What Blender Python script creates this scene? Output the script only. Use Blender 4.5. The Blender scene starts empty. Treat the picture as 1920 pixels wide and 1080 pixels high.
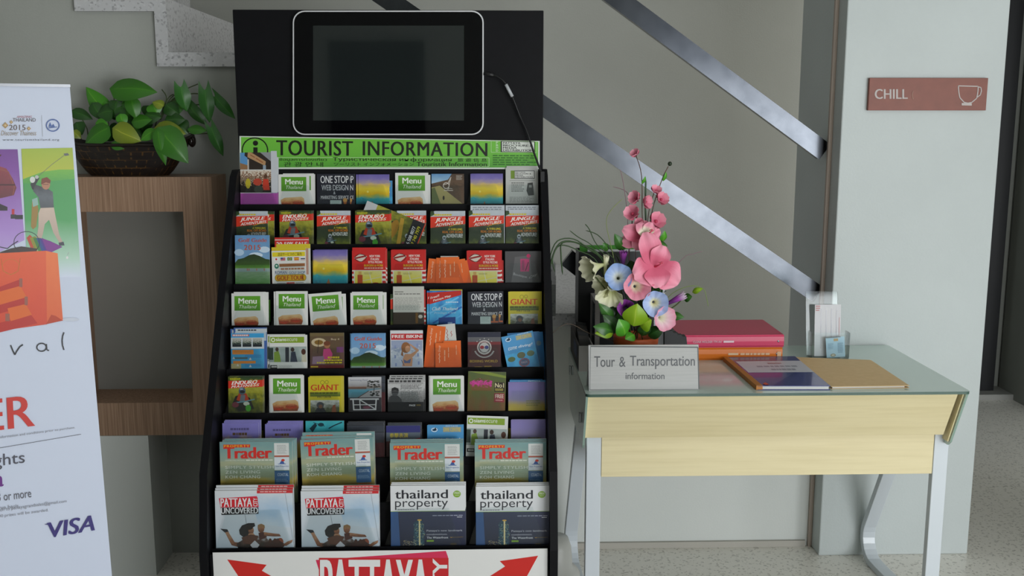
import bpy, bmesh, math, random
from mathutils import Vector, Matrix
random.seed(7)
S = bpy.context.scene
COL = S.collection
PI = math.pi

# ------------------------------------------------------------------ camera
PITCH, YAW, F, CAMH = math.radians(9.5), math.radians(1.66), 1900.0, 1.5
cam_d = bpy.data.cameras.new('camera')
cam_d.sensor_width = 36.0
cam_d.lens = 36.0 * F / 1920.0
cam_d.clip_start = 0.02
cam = bpy.data.objects.new('camera', cam_d)
COL.objects.link(cam)
cam.location = (0, 0, CAMH)
cam.rotation_euler = (PI / 2 - PITCH, 0, -YAW)
S.camera = cam

# ------------------------------------------------------------------ view, world, lights
S.view_settings.view_transform = 'Standard'
S.view_settings.look = 'None'
S.view_settings.gamma = 1.0
S.view_settings.use_curve_mapping = False
S.view_settings.exposure = 0.0
W = bpy.data.worlds.new('daylight')
S.world = W
W.use_nodes = True
bg = W.node_tree.nodes['Background']
bg.inputs['Color'].default_value = (0.80, 0.90, 1.0, 1)
bg.inputs['Strength'].default_value = 0.62

def area(name, loc, target, sx, sy, power, col, spread=180):
    d = bpy.data.lights.new(name, 'AREA')
    d.shape = 'RECTANGLE'; d.size = sx; d.size_y = sy; d.energy = power; d.color = col; d.spread = math.radians(spread)
    o = bpy.data.objects.new(name, d); COL.objects.link(o)
    o.location = loc
    o.rotation_euler = (Vector(target) - Vector(loc)).to_track_quat('-Z', 'Y').to_euler()
    return o
area('window_daylight', (3.75, -2.12, 0.95), (2.9, 0.0, 0.85), 2.3, 1.7, 112, (0.95, 0.98, 1.0))
area('front_fill', (1.9, -2.12, 0.95), (0.6, 2.5, 0.7), 1.2, 1.7, 54, (0.95, 0.98, 1.0))  # added low fill for the rack, banner and wall under the desk
area('lobby_ceiling_lamp', (1.5, 0.3, 3.06), (1.5, 0.35, 0.0), 2.2, 1.4, 8, (1.0, 0.98, 0.95))  # unseen overhead fill, added to lift the whole room
area('corridor_daylight', (2.0, 4.12, 1.5), (0.0, 4.5, 1.45), 0.5, 2.2, 6.0, (1.0, 0.99, 0.95), 120)

# ------------------------------------------------------------------ picture ray helpers (real depths given per thing)
def ray(u, v):
    a = F * math.cos(PITCH) + (540 - v) * math.sin(PITCH)
    z = -F * math.sin(PITCH) + (540 - v) * math.cos(PITCH)
    l = u - 960
    return Vector((l * math.cos(YAW) + a * math.sin(YAW), a * math.cos(YAW) - l * math.sin(YAW), z))
def P(u, v, Y):
    r = ray(u, v); t = Y / r.y
    return Vector((r.x * t, Y, CAMH + r.z * t))
def PZ(u, v, Z):
    r = ray(u, v); t = (Z - CAMH) / r.z
    return Vector((r.x * t, r.y * t, Z))
def PPL(u, v, o, n):
    r = ray(u, v); c = Vector((0, 0, CAMH)); t = (o - c).dot(n) / r.dot(n)
    return c + r * t
def PR(u, v, Y0, z0, k):            # on a plane Y = Y0 + (z - z0) k
    r = ray(u, v); t = (Y0 + (CAMH - z0) * k) / (r.y - r.z * k)
    return Vector((r.x * t, r.y * t, CAMH + r.z * t))

# ------------------------------------------------------------------ materials
def lin(c):
    return tuple((x / 12.92 if x <= 0.04045 else ((x + 0.055) / 1.055) ** 2.4) for x in c)
def C(h):
    h = h.lstrip('#')
    return lin(tuple(int(h[i:i + 2], 16) / 255 for i in (0, 2, 4))) + (1.0,)
MATS = {}
def newmat(name):
    m = bpy.data.materials.new(name); m.use_nodes = True
    nt = m.node_tree; b = nt.nodes['Principled BSDF']
    return m, nt, b
def flat(h, rough=0.5, metal=0.0, spec=0.5, coat=0.0, trans=0.0, ior=1.45):
    k = ('f', h, rough, metal, spec, coat, trans)
    if k in MATS: return MATS[k]
    m, nt, b = newmat('plain_' + h)
    b.inputs['Base Color'].default_value = C(h)
    b.inputs['Roughness'].default_value = rough
    b.inputs['Metallic'].default_value = metal
    b.inputs['Specular IOR Level'].default_value = spec
    b.inputs['Coat Weight'].default_value = coat
    b.inputs['Transmission Weight'].default_value = trans
    b.inputs['IOR'].default_value = ior
    MATS[k] = m
    return m
def N(nt, t, **kw):
    n = nt.nodes.new(t)
    for k, v in kw.items():
        if hasattr(n, k): setattr(n, k, v)
        else: n.inputs[k].default_value = v
    return n
def ramp_node(nt, stops, interp='LINEAR'):
    r = nt.nodes.new('ShaderNodeValToRGB'); e = r.color_ramp.elements
    r.color_ramp.interpolation = interp
    while len(e) < len(stops): e.new(0.5)
    for i, (p, h) in enumerate(stops):
        e[i].position = p; e[i].color = C(h)
    return r
def uvramp(name, stops, amt=0.15, scale=4.0, axis='Y', rough=0.4, detail=3.0, sx=1.0, sy=1.0, interp='LINEAR'):
    """printed picture: colours run along one axis of the print, broken up by noise"""
    if name in MATS: return MATS[name]
    m, nt, b = newmat(name); L = nt.links.new
    uv = nt.nodes.new('ShaderNodeUVMap'); sep = nt.nodes.new('ShaderNodeSeparateXYZ')
    L(uv.outputs[0], sep.inputs[0])
    mp = N(nt, 'ShaderNodeMapping'); mp.inputs['Scale'].default_value = (sx, sy, 1)
    L(uv.outputs[0], mp.inputs[0])
    no = N(nt, 'ShaderNodeTexNoise', Scale=scale, Detail=detail)
    L(mp.outputs[0], no.inputs['Vector'])
    ma = N(nt, 'ShaderNodeMath', operation='MULTIPLY_ADD')
    ma.inputs[1].default_value = amt; L(no.outputs['Fac'], ma.inputs[0])
    sub = N(nt, 'ShaderNodeMath', operation='SUBTRACT'); sub.inputs[1].default_value = amt * 0.5
    L(sep.outputs[axis], sub.inputs[0]); L(sub.outputs[0], ma.inputs[2])
    r = ramp_node(nt, stops, interp); L(ma.outputs[0], r.inputs[0])
    L(r.outputs[0], b.inputs['Base Color'])
    b.inputs['Roughness'].default_value = rough
    MATS[name] = m
    return m
def objnoise(name, stops, scale, stretch=(1, 1, 1), rough=0.5, bump=0.0, detail=4.0, coat=0.0, spec=0.5, bscale=None, metal=0.0):
    if name in MATS: return MATS[name]
    m, nt, b = newmat(name); L = nt.links.new
    tc = nt.nodes.new('ShaderNodeTexCoord'); mp = nt.nodes.new('ShaderNodeMapping')
    mp.inputs['Scale'].default_value = stretch; L(tc.outputs['Object'], mp.inputs[0])
    no = N(nt, 'ShaderNodeTexNoise', Scale=scale, Detail=detail); L(mp.outputs[0], no.inputs['Vector'])
    r = ramp_node(nt, stops); L(no.outputs['Fac'], r.inputs[0]); L(r.outputs[0], b.inputs['Base Color'])
    b.inputs['Roughness'].default_value = rough; b.inputs['Coat Weight'].default_value = coat
    b.inputs['Specular IOR Level'].default_value = spec; b.inputs['Metallic'].default_value = metal
    if bump:
        n2 = N(nt, 'ShaderNodeTexNoise', Scale=bscale or scale, Detail=6.0); L(mp.outputs[0], n2.inputs['Vector'])
        bp = N(nt, 'ShaderNodeBump', Strength=bump, Distance=0.004); L(n2.outputs['Fac'], bp.inputs['Height'])
        L(bp.outputs[0], b.inputs['Normal'])
    MATS[name] = m
    return m
def terrazzo(name, base, dark, light, scale=90.0, rough=0.25):
    if name in MATS: return MATS[name]
    m, nt, b = newmat(name); L = nt.links.new
    tc = nt.nodes.new('ShaderNodeTexCoord')
    v1 = N(nt, 'ShaderNodeTexVoronoi', Scale=scale); L(tc.outputs['Object'], v1.inputs['Vector'])
    n1 = N(nt, 'ShaderNodeTexNoise', Scale=scale * 0.5, Detail=4.0); L(tc.outputs['Object'], n1.inputs['Vector'])
    sx = nt.nodes.new('ShaderNodeSeparateXYZ'); L(v1.outputs['Color'], sx.inputs[0])
    r = ramp_node(nt, [(0.0, dark), (0.10, dark), (0.17, base), (0.8, base), (0.9, light), (1.0, light)])
    L(sx.outputs[0], r.inputs[0])
    mx = N(nt, 'ShaderNodeMix', data_type='RGBA'); L(n1.outputs['Fac'], mx.inputs[0])
    mx.inputs[6].default_value = C(base); L(r.outputs[0], mx.inputs[7])
    L(mx.outputs[2], b.inputs['Base Color'])
    b.inputs['Roughness'].default_value = rough
    MATS[name] = m
    return m
def wood(name, stops, scale=9.0, stretch=(26, 26, 0.45), rough=0.45):
    return objnoise(name, stops, scale, stretch, rough, bump=0.05, detail=8.0)

WHITEP = flat('dedfdf', 0.45)
BLACK = objnoise('black_board', [(0.0, '09090c'), (1.0, '101014')], 30, rough=0.5, spec=0.15)
PAPER = flat('dcdcda', 0.55)
WALLM = objnoise('painted_plaster', [(0.3, 'd0d4d0'), (0.7, 'd5d8d4')], 3.0, rough=0.7, bump=0.12, bscale=160)
WALLG = objnoise('painted_plaster_grey', [(0.3, 'a4a59e'), (0.7, 'a8a9a2')], 3.0, rough=0.75, bump=0.1, bscale=160)
COLM = objnoise('painted_plaster_white', [(0.3, 'bdc4c3'), (0.7, 'c3cac9')], 3.0, rough=0.6, bump=0.16, bscale=150)
FLOORM = terrazzo('terrazzo_floor', 'ece8df', '989388', 'f2eee6', 150.0, 0.3)
TERR = terrazzo('terrazzo_edge', 'c6c6c8', '77767a', 'd2d2d4', 150.0, 0.4)
WOODM = wood('brown_laminate', [(0.3, '836750'), (0.5, '9e7e66'), (0.7, 'b09077')])
CREAM = objnoise('cream_laminate', [(0.3, 'd9cb9f'), (0.55, 'e3d6ac'), (0.75, 'dccfa4')], 5.0, (0.5, 9, 12), 0.5, detail=6.0)
STEEL = objnoise('polished_steel', [(0.3, '474a4f'), (0.7, '52555a')], 18, rough=0.2, metal=1.0)
LEGM = flat('cfd6dc', 0.3, coat=0.3)
def frosted():
    m, nt, b = newmat('frosted_green_glass')
    b.inputs['Base Color'].default_value = C('c3d6cd'); b.inputs['Roughness'].default_value = 0.12
    b.inputs['Coat Weight'].default_value = 0.3; b.inputs['Coat Roughness'].default_value = 0.03
    b.inputs['Transmission Weight'].default_value = 0.0; b.inputs['IOR'].default_value = 1.5
    return m
FROST = frosted()
def clear(name, fac=0.08, tint='f4f8f8', rough=0.05):
    if name in MATS: return MATS[name]
    m, nt, b = newmat(name); L = nt.links.new
    out = nt.nodes['Material Output']
    t = nt.nodes.new('ShaderNodeBsdfTransparent'); t.inputs[0].default_value = C(tint)
    g = nt.nodes.new('ShaderNodeBsdfGlossy'); g.inputs['Roughness'].default_value = rough
    fr = nt.nodes.new('ShaderNodeFresnel'); fr.inputs[0].default_value = 1.45
    ad = N(nt, 'ShaderNodeMath', operation='MULTIPLY'); ad.inputs[1].default_value = fac; L(fr.outputs[0], ad.inputs[0])
    mx = nt.nodes.new('ShaderNodeMixShader'); L(ad.outputs[0], mx.inputs[0]); L(t.outputs[0], mx.inputs[1]); L(g.outputs[0], mx.inputs[2])
    L(mx.outputs[0], out.inputs['Surface'])
    nt.nodes.remove(b)
    MATS[name] = m
    return m
ACRYL = clear('clear_acrylic', 0.5, 'fafcfc')

# ------------------------------------------------------------------ mesh builder
class MB:
    def __init__(self):
        self.v = []; self.f = []; self.m = []; self.uv = []; self.sm = []; self.mats = []
    def mi(self, mat):
        if mat not in self.mats: self.mats.append(mat)
        return self.mats.index(mat)
    def add(self, vs, fs, mat, uvs=None, smooth=False):
        b = len(self.v); self.v += [Vector(p) for p in vs]; k = self.mi(mat)
        for i, f in enumerate(fs):
            self.f.append([b + j for j in f]); self.m.append(k); self.sm.append(smooth)
            self.uv.append([uvs[j] for j in f] if uvs else None)
        return self
    def box(self, lo, hi, mat, M=None):
        x0, y0, z0 = lo; x1, y1, z1 = hi
        vs = [Vector(p) for p in ((x0,y0,z0),(x1,y0,z0),(x1,y1,z0),(x0,y1,z0),(x0,y0,z1),(x1,y0,z1),(x1,y1,z1),(x0,y1,z1))]
        if M: vs = [M @ p for p in vs]
        return self.add(vs, [(0,3,2,1),(4,5,6,7),(0,1,5,4),(1,2,6,5),(2,3,7,6),(3,0,4,7)], mat)
    def prism(self, pts, d, mat, side=None):
        """extrude a 3d polygon by vector d"""
        n = len(pts); d = Vector(d); a = [Vector(p) for p in pts]; vs = a + [p + d for p in a]
        self.add(vs, [tuple(range(n))[::-1], tuple(range(n, 2 * n))], mat)
        self.add(vs, [(i, (i + 1) % n, n + (i + 1) % n, n + i) for i in range(n)], side or mat)
        return self
    def tube(self, path, r, mat, n=8, caps=True, flat_n=None):
        path = [Vector(p) for p in path]; m = len(path)
        rs = r if isinstance(r, (list, tuple)) else [r] * m
        up = None; vs = []
        for i, p in enumerate(path):
            t = (path[min(i + 1, m - 1)] - path[max(i - 1, 0)]).normalized()
            if up is None:
                up = t.orthogonal().normalized()
            up = (up - t * up.dot(t)).normalized(); s = t.cross(up)
            for k in range(n):
                a = 2 * PI * k / n
                vs.append(p + (up * math.cos(a) + s * math.sin(a)) * rs[i])
        fs = [(i * n + k, i * n + (k + 1) % n, (i + 1) * n + (k + 1) % n, (i + 1) * n + k) for i in range(m - 1) for k in range(n)]
        if caps: fs += [tuple(range(n))[::-1], tuple(range((m - 1) * n, m * n))]
        return self.add(vs, fs, mat, smooth=True)
    def lathe(self, c, prof, mat, n=24, sx=1.0, sy=1.0, smooth=True):
        c = Vector(c); vs = []; m = len(prof)
        for r, z in prof:
            for k in range(n):
                a = 2 * PI * k / n; vs.append(c + Vector((r * sx * math.cos(a), r * sy * math.sin(a), z)))
        fs = [(i * n + k, i * n + (k + 1) % n, (i + 1) * n + (k + 1) % n, (i + 1) * n + k) for i in range(m - 1) for k in range(n)]
        return self.add(vs, fs, mat, smooth=smooth)
    def grid(self, fn, nu, nv, mat, smooth=True):
        vs = []; uvs = []
        for j in range(nv + 1):
            for i in range(nu + 1):
                vs.append(fn(i / nu, j / nv)); uvs.append((i / nu, j / nv))
        w = nu + 1
        fs = [(j * w + i, j * w + i + 1, (j + 1) * w + i + 1, (j + 1) * w + i) for j in range(nv) for i in range(nu)]
        return self.add(vs, fs, mat, uvs, smooth)
    def ball(self, c, r, mat, nu=12, nv=8):
        c = Vector(c); r = r if isinstance(r, (tuple, list)) else (r, r, r)
        return self.grid(lambda a, b: c + Vector((r[0] * math.sin(PI * b) * math.cos(2 * PI * a), r[1] * math.sin(PI * b) * math.sin(2 * PI * a), r[2] * math.cos(PI * b))), nu, nv, mat)
    def mesh(self, name):
        me = bpy.data.meshes.new(name)
        me.from_pydata([tuple(p) for p in self.v], [], self.f)
        for mt in self.mats: me.materials.append(mt)
        me.polygons.foreach_set('material_index', self.m)
        me.polygons.foreach_set('use_smooth', self.sm)
        ul = me.uv_layers.new(name='UVMap'); li = 0
        for uv, f in zip(self.uv, self.f):
            if uv:
                for j, q in enumerate(uv): ul.data[li + j].uv = q
            li += len(f)
        me.update()
        return me
    def build(self, name, parent=None, bevel=0.0, origin=None):
        if origin is not None:
            o3 = Vector(origin); self.v = [p - o3 for p in self.v]
        o = bpy.data.objects.new(name, self.mesh(name)); COL.objects.link(o)
        if origin is not None: o.location = origin
        if parent is not None:
            o.parent = parent
            if origin is None: o.location = -parent.location if parent.rotation_euler == Vector((0,0,0)) or True else o.location
        if bevel:
            b = o.modifiers.new('bevel', 'BEVEL'); b.width = bevel; b.segments = 2; b.limit_method = 'ANGLE'; b.angle_limit = 0.6
        return o

def tag(o, label=None, cat=None, group=None, kind=None):
    if label: o['label'] = label
    if cat: o['category'] = cat
    if group: o['group'] = group
    if kind: o['kind'] = kind
    return o
def thing(name, loc, label, cat, group=None):
    o = bpy.data.objects.new(name, None); COL.objects.link(o); o.location = loc; o.empty_display_size = 0.05
    return tag(o, label, cat, group)
def struct(mb, name, **k):
    return tag(mb.build(name, **k), kind='structure')

# ------------------------------------------------------------------ printing
GLY = {}
def glyphs(s, bold=0.0, shear=0.0, space=1.0):
    k = (s, bold, shear, space)
    if k in GLY: return GLY[k]
    c = bpy.data.curves.new('lettering', 'FONT'); c.body = s; c.offset = bold; c.shear = shear; c.resolution_u = 4
    c.space_character = space; c.dimensions = '2D'; c.fill_mode = 'BOTH'
    o = bpy.data.objects.new('lettering', c); COL.objects.link(o)
    bpy.context.view_layer.update()
    dg = bpy.context.evaluated_depsgraph_get()
    m = bpy.data.meshes.new_from_object(o.evaluated_get(dg))
    vs = [(v.co.x, v.co.y) for v in m.vertices]; fs = [tuple(p.vertices) for p in m.polygons]
    bpy.data.objects.remove(o); bpy.data.curves.remove(c); bpy.data.meshes.remove(m)
    if not vs: vs, fs = [(0, 0), (1, 0), (1, 1)], [(0, 1, 2)]
    x0 = min(p[0] for p in vs); x1 = max(p[0] for p in vs); y0 = min(p[1] for p in vs); y1 = max(p[1] for p in vs)
    vs = [((p[0] - x0) / max(x1 - x0, 1e-6), (p[1] - y0) / max(y1 - y0, 1e-6)) for p in vs]
    GLY[k] = (vs, fs, max(x1 - x0, 1e-6))
    return GLY[k]

class Print(MB):
    """flat print: map(x, y) -> 3d point, y runs down; every layer lies a hair in front of the last"""
    def __init__(self, mp, nrm, eps=0.00004, start=1):
        super().__init__(); self.mp = mp; self.nrm = Vector(nrm).normalized(); self.eps = eps; self.L = start
    def pt(self, x, y): return self.mp(x, y) + self.nrm * (self.eps * self.L)
    def poly(self, pts, mat, up=True):
        if isinstance(mat, str): mat = flat(mat, 0.4)
        xs = [p[0] for p in pts]; ys = [p[1] for p in pts]
        a, b, c, d = min(xs), max(xs), min(ys), max(ys)
        uvs = [((x - a) / max(b - a, 1e-9), 1 - (y - c) / max(d - c, 1e-9)) for x, y in pts]
        self.add([self.pt(x, y) for x, y in pts], [tuple(range(len(pts)))[::-1]], mat, uvs)
        if up: self.L += 1
        return self
    def rect(self, x0, y0, x1, y1, mat): return self.poly([(x0, y0), (x1, y0), (x1, y1), (x0, y1)], mat)
    def ell(self, cx, cy, rx, ry, mat, n=14, up=True):
        return self.poly([(cx + rx * math.cos(2 * PI * i / n), cy + ry * math.sin(2 * PI * i / n)) for i in range(n)], mat, up)
    def line(self, pts, w, mat):
        for (a, b), (c, d) in zip(pts, pts[1:]):
            l = math.hypot(c - a, d - b) or 1e-9; nx, ny = -(d - b) / l * w / 2, (c - a) / l * w / 2
            self.poly([(a + nx, b + ny), (c + nx, d + ny), (c - nx, d - ny), (a - nx, b - ny)], mat, False)
        self.L += 1
        return self
    def ring(self, cx, cy, r, w, mat, n=20, ry=None):
        return self.line([(cx + r * math.cos(2 * PI * i / n), cy + (ry or r) * math.sin(2 * PI * i / n)) for i in range(n + 1)], w, mat)
    def text(self, s, x0, y0, x1, y1, mat, bold=0.0, shear=0.0, quad=None, space=1.0):
        if isinstance(mat, str): mat = flat(mat, 0.4)
        vs, fs, wid = glyphs(s, 0.0, shear, space)
        if bold > 0:                                   # heavier strokes: the same outline drawn side by side
            k = bold * 0.75 / wid; n0 = len(vs); sc = 1 / (1 + 2 * k); o_ = vs; f_ = fs; vs = []; fs = []
            for i_, d_ in enumerate((0.0, k, 2 * k)):
                vs = vs + [((g[0] + d_) * sc, g[1]) for g in o_]; fs = fs + [tuple(j + i_ * n0 for j in f) for f in f_]
        if quad:
            (ax, ay), (bx, by), (cx, cy), (dx, dy) = quad
            def q(gx, gy):
                t = 1 - gy
                return ((1 - t) * ((1 - gx) * ax + gx * bx) + t * ((1 - gx) * dx + gx * cx), (1 - t) * ((1 - gx) * ay + gx * by) + t * ((1 - gx) * dy + gx * cy))
        else:
            def q(gx, gy): return (x0 + gx * (x1 - x0), y1 - gy * (y1 - y0))
        nn = max(len(vs) // 3, 1) if bold > 0 else len(vs)
        self.add([self.pt(*q(*g)) + self.nrm * (self.eps * 0.3 * (i_ // nn)) for i_, g in enumerate(vs)], [f[::-1] for f in fs], mat)
        self.L += 1
        return self
    def small(self, x0, y0, x1, y1, n, mat, fill=0.5, seed=1):
        """lines of print too small to read"""
        rnd = random.Random(seed); lh = (y1 - y0) / n
        if isinstance(mat, str): mat = flat(mat, 0.4)
        for i in range(n):
            x = x0; y = y0 + i * lh; end = x1 - rnd.random() * 0.2 * (x1 - x0)
            while x < end:
                w = rnd.uniform(0.05, 0.16) * (x1 - x0); e = min(x + w, end)
                self.poly([(x, y), (e, y), (e, y + lh * fill), (x, y + lh * fill)], mat, False); x = e + 0.025 * (x1 - x0)
        self.L += 1
        return self

# ================================================================== THE ROOM
CX0, CX1, CY0, CY1 = 1.162, 1.686, 3.29, 3.75      # column
WY, FY, CEIL = 3.38, 4.55, 3.1                      # stair side, stairwell far wall
struct(MB().box((-3.2, -2.1, -0.1), (5.4, 6.2, 0.0), FLOORM), 'floor')
struct(MB().box((-3.2, -2.1, CEIL), (5.4, 6.2, CEIL + 0.1), objnoise('ceiling_paint', [(0.3, 'd6d7d4'), (0.7, 'dadbd8')], 3, rough=0.8)), 'ceiling')
struct(MB().box((-3.3, -2.1, 0), (-3.2, 6.2, CEIL), WALLM), 'wall_left')
struct(MB().box((-3.2, FY, 0), (1.9, FY + 0.1, CEIL), WALLG), 'wall_stairwell')
struct(MB().box((CX0, CY0, 0), (CX1, CY1, CEIL), COLM), 'wall_column', bevel=0.004)
struct(MB().box((5.2, -2.1, 0), (5.4, 6.2, CEIL), WALLM), 'wall_right')
# front wall with a wide glazed opening on one side
wr = MB()
wr.box((-3.2, -2.1, 0), (1.24, -2.0, CEIL), WALLM).box((4.95, -2.1, 0), (5.2, -2.0, CEIL), WALLM).box((1.24, -2.1, 2.5), (4.95, -2.0, CEIL), WALLM)
struct(wr, 'wall_front')
wf = MB()
FRM = flat('26272a', 0.4)
for x in (1.24, 2.52, 3.72, 4.89): wf.box((x, -2.08, 0.0), (x + 0.06, -2.02, 2.5), FRM)
for z in (0.0, 2.44): wf.box((1.30, -2.075, z), (4.89, -2.025, z + 0.06), FRM)
struct(wf, 'window_1')
struct(MB().box((-1.10, -2.0, 0.0), (-0.50, -1.97, 2.02), flat('1a1b1e', 0.3)).box((-1.16, -2.0, 0.0), (-1.10, -1.96, 2.08), flat('3a3a3c', 0.4)).box((-0.50, -2.0, 0.0), (-0.44, -1.96, 2.08), flat('3a3a3c', 0.4)).box((-1.10, -2.0, 2.02), (-0.50, -1.96, 2.08), flat('3a3a3c', 0.4)), 'reflection_panel')  # unseen dark panel added for the tablet screen to reflect
# staircase: solid block with zigzag top, terrazzo edge along it
RISE, RUN, X0S, Z0S = 0.172, 0.25, -1.006, 1.707
def tread(j): return Z0S - RISE * j, X0S + RUN * j
pts = [(-3.2, 0.0)]
j0 = -8
pts.append((-3.2, tread(j0)[0]))
for j in range(j0, 9):
    z, x = tread(j)
    pts.append((max(x, -3.2), z)); pts.append((min(x + RUN, 1.161), z))
pts.append((1.161, 0.0))
clean = []
for p in pts:
    if not clean or (abs(p[0] - clean[-1][0]) + abs(p[1] - clean[-1][1])) > 1e-5: clean.append(p)
SW = flat('b9bab5', 0.6)
WALL_SHADE = objnoise('painted_plaster_shaded', [(0.3, 'a3a59f'), (0.7, 'a8aaa4')], 3.0, rough=0.75, bump=0.1, bscale=160)
XS = -0.756                                     # left of this riser the wall's shade is painted into its colour
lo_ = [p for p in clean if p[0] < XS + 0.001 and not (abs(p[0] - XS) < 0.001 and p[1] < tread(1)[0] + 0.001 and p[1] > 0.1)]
hi_ = [p for p in clean if p[0] > XS - 0.001 and p[1] < tread(1)[0] + 0.001]
struct(MB().prism([(x, WY, z - 0.001) for x, z in lo_] + [(XS - 0.0005, WY, 0.0)], (0, FY - WY - 0.001, 0), WALL_SHADE, TERR), 'wall_stairs_shaded')
struct(MB().prism([(x, WY, z - 0.001) for x, z in hi_] + [(XS, WY, 0.0)], (0, FY - WY - 0.001, 0), WALLM, TERR), 'wall_stairs')
struct(MB().box((2.15, 2.6, 0), (2.3, 3.6, CEIL), WALLM), 'wall_light_block')  # unseen wall added to keep window light off the corridor floor
ed = MB()
for j in range(-4, 9):
    z, x = tread(j)
    x1 = min(x + RUN, 1.160)
    ed.box((x - 0.038, WY - 0.018, z - 0.042), (x1 - 0.0005, WY + 0.03, z + 0.002), TERR)
    ed.box((x - 0.038, WY - 0.018, z + 0.0021), (x + 0.0015, WY + 0.03, z + RISE - 0.0421), TERR)
struct(ed, 'trim_1')
# baseboard strip and corner trim
TRIMM = flat('b0aca3', 0.5)
struct(MB().box((0.2, WY - 0.012, 0.0), (1.14, WY - 0.0005, 0.022), TRIMM), 'baseboard_back')
struct(MB().box((1.149, WY - 0.014, 0.0), (1.1615, WY - 0.0005, CEIL - 0.001), flat('b3a498', 0.55)), 'trim_2')
# stand-off part of the lower wall under the wooden box
struct(MB().box((-1.36, 3.2, 0.0), (-1.09, WY - 0.0005, 0.484), WALLM), 'wall_stub')
# dark doorway past the column
DARK = flat('15171b', 0.35)
struct(MB().box((1.9, 5.40, 0), (5.2, 5.5, CEIL), objnoise('corridor_wall', [(0.3, '8d8f88'), (0.7, '93958e')], 3, rough=0.8)), 'wall_back')
dr = MB()
dr.box((2.05, 5.33, 0.03), (2.66, 5.38, 2.6), DARK).box((2.66, 5.30, 0.03), (2.79, 5.395, 2.7), flat('0d0e11', 0.4)).box((1.95, 5.30, 2.6), (2.66, 5.395, 2.7), flat('0d0e11', 0.4))
struct(dr, 'door_1')
def glow(h, e):
    m, nt, b = newmat('daylit_pane'); b.inputs['Emission Color'].default_value = C(h); b.inputs['Emission Strength'].default_value = e; return m
GLW = glow('c9d8ff', 1.1)
wp2 = MB()
for u0, v0, u1, v1 in ((1876, 93, 1893, 150), (1872, 219, 1888, 246)):
    a_, b_ = P(u0, v0, 5.326), P(u1, v1, 5.326); wp2.box((a_.x, 5.326, b_.z), (b_.x, 5.3295, a_.z), GLW)
struct(wp2, 'window_2')
struct(MB().box((1.95, 5.22, 0.0), (2.86, 5.39, 0.03), flat('9a9a96', 0.5)), 'trim_3')
lw = MB()
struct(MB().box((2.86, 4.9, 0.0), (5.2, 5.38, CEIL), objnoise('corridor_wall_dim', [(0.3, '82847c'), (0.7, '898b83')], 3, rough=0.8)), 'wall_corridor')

# hand rails: flat polished tubes along the stairs
def rail(a, b, label, w=0.062, t=0.03):
    a = Vector(a); b = Vector(b); d = (b - a).normalized(); n = Vector((-d.z, 0, d.x)) if d.x > 0 else Vector((d.z, 0, -d.x))
    q = [a + n * w / 2, b + n * w / 2, b - n * w / 2, a - n * w / 2]
    # square the ends to the column face
    o = MB().prism([p + Vector((0, -t / 2, 0)) for p in q], (0, t, 0), STEEL).build('handrail', bevel=0.004)
    return tag(o, label, 'handrail', 'steel handrails of the staircase')
def rail_px(u0, v0, u1, v1, x0, x1, label):
    a = P(u0, v0, 3.42); b = P(u1, v1, 3.42); s = (b.z - a.z) / (b.x - a.x)
    return rail((x0, 3.42, a.z + s * (x0 - a.x)), (x1, 3.42, a.z + s * (x1 - a.x)), label)
rail_px(1187, 20, 1527, 272, -0.35, 1.152, 'upper polished steel handrail sloping down to the white column')
rail_px(1020, 200, 1517, 541, -1.0, 1.152, 'middle polished steel handrail passing behind the flower arrangement')
rail_px(1062, 482, 1085, 500, 0.285, 0.42, 'short lower steel rail end behind the black file box')

# ================================================================== WOODEN NICHE BOX
bx = thing('display_niche', (-1.1, 3.3, 0.485), 'brown wooden display box with square opening under the potted plant', 'display box')
BX0, BX1, BZ0, BZ1, BY0, BY1 = -1.36, -0.846, 0.485, 1.32, 3.2, 3.379
OX0, OX1, OZ0, OZ1 = -1.305, -0.9385, 0.594, 1.212
m = MB()
m.box((BX0, BY0, BZ0), (OX0, BY1, BZ1), WOODM).box((OX1, BY0, BZ0), (BX1, BY1, BZ1), WOODM)
m.box((OX0, BY0, OZ1), (OX1, BY1, BZ1), WOODM).box((OX0, BY0, BZ0), (OX1, BY1, OZ0), WOODM)
m.build('frame', bx)
MB().box((OX0, BY1 - 0.006, OZ0), (OX1, BY1 - 0.0005, OZ1), objnoise('niche_grey', [(0.3, '8b8a84'), (0.7, '91908a')], 3.0, rough=0.8)).build('back_panel', bx)

# ================================================================== RACK
RX0, RX1 = -0.706, 0.168
K = 0.552
def PP(u, v): return PR(u, v, 2.50, 0.40, K)
LIPV = [383, 458, 532, 610, 691, 774, 859, 943, 1027]
LIP = [PP(600, v) for v in LIPV]                       # y, z of each lip
rack = thing('brochure_rack', (-0.27, 2.8, 0), 'tall black stepped brochure rack with green tourist sign beside the desk', 'brochure rack')
prof = [(3.03, 0), (2.465, 0), (2.462, 0.40), (2.50, 0.60), (2.955, 1.335), (2.985, 1.352), (3.03, 1.352)]
for x in (RX0 - 0.022, RX1 + 0.002):
    MB().prism([(x, y, z) for y, z in prof], (0.02, 0, 0), BLACK).build('side_panel', rack, bevel=0.002)
MB().box((RX0 - 0.004, 3.0, 0.3), (RX1 + 0.010, 3.022, 1.806), BLACK).build('header_panel', rack, bevel=0.002)
LEAN = [math.radians(8)] * 7 + [math.radians(5)] * 2
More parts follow.
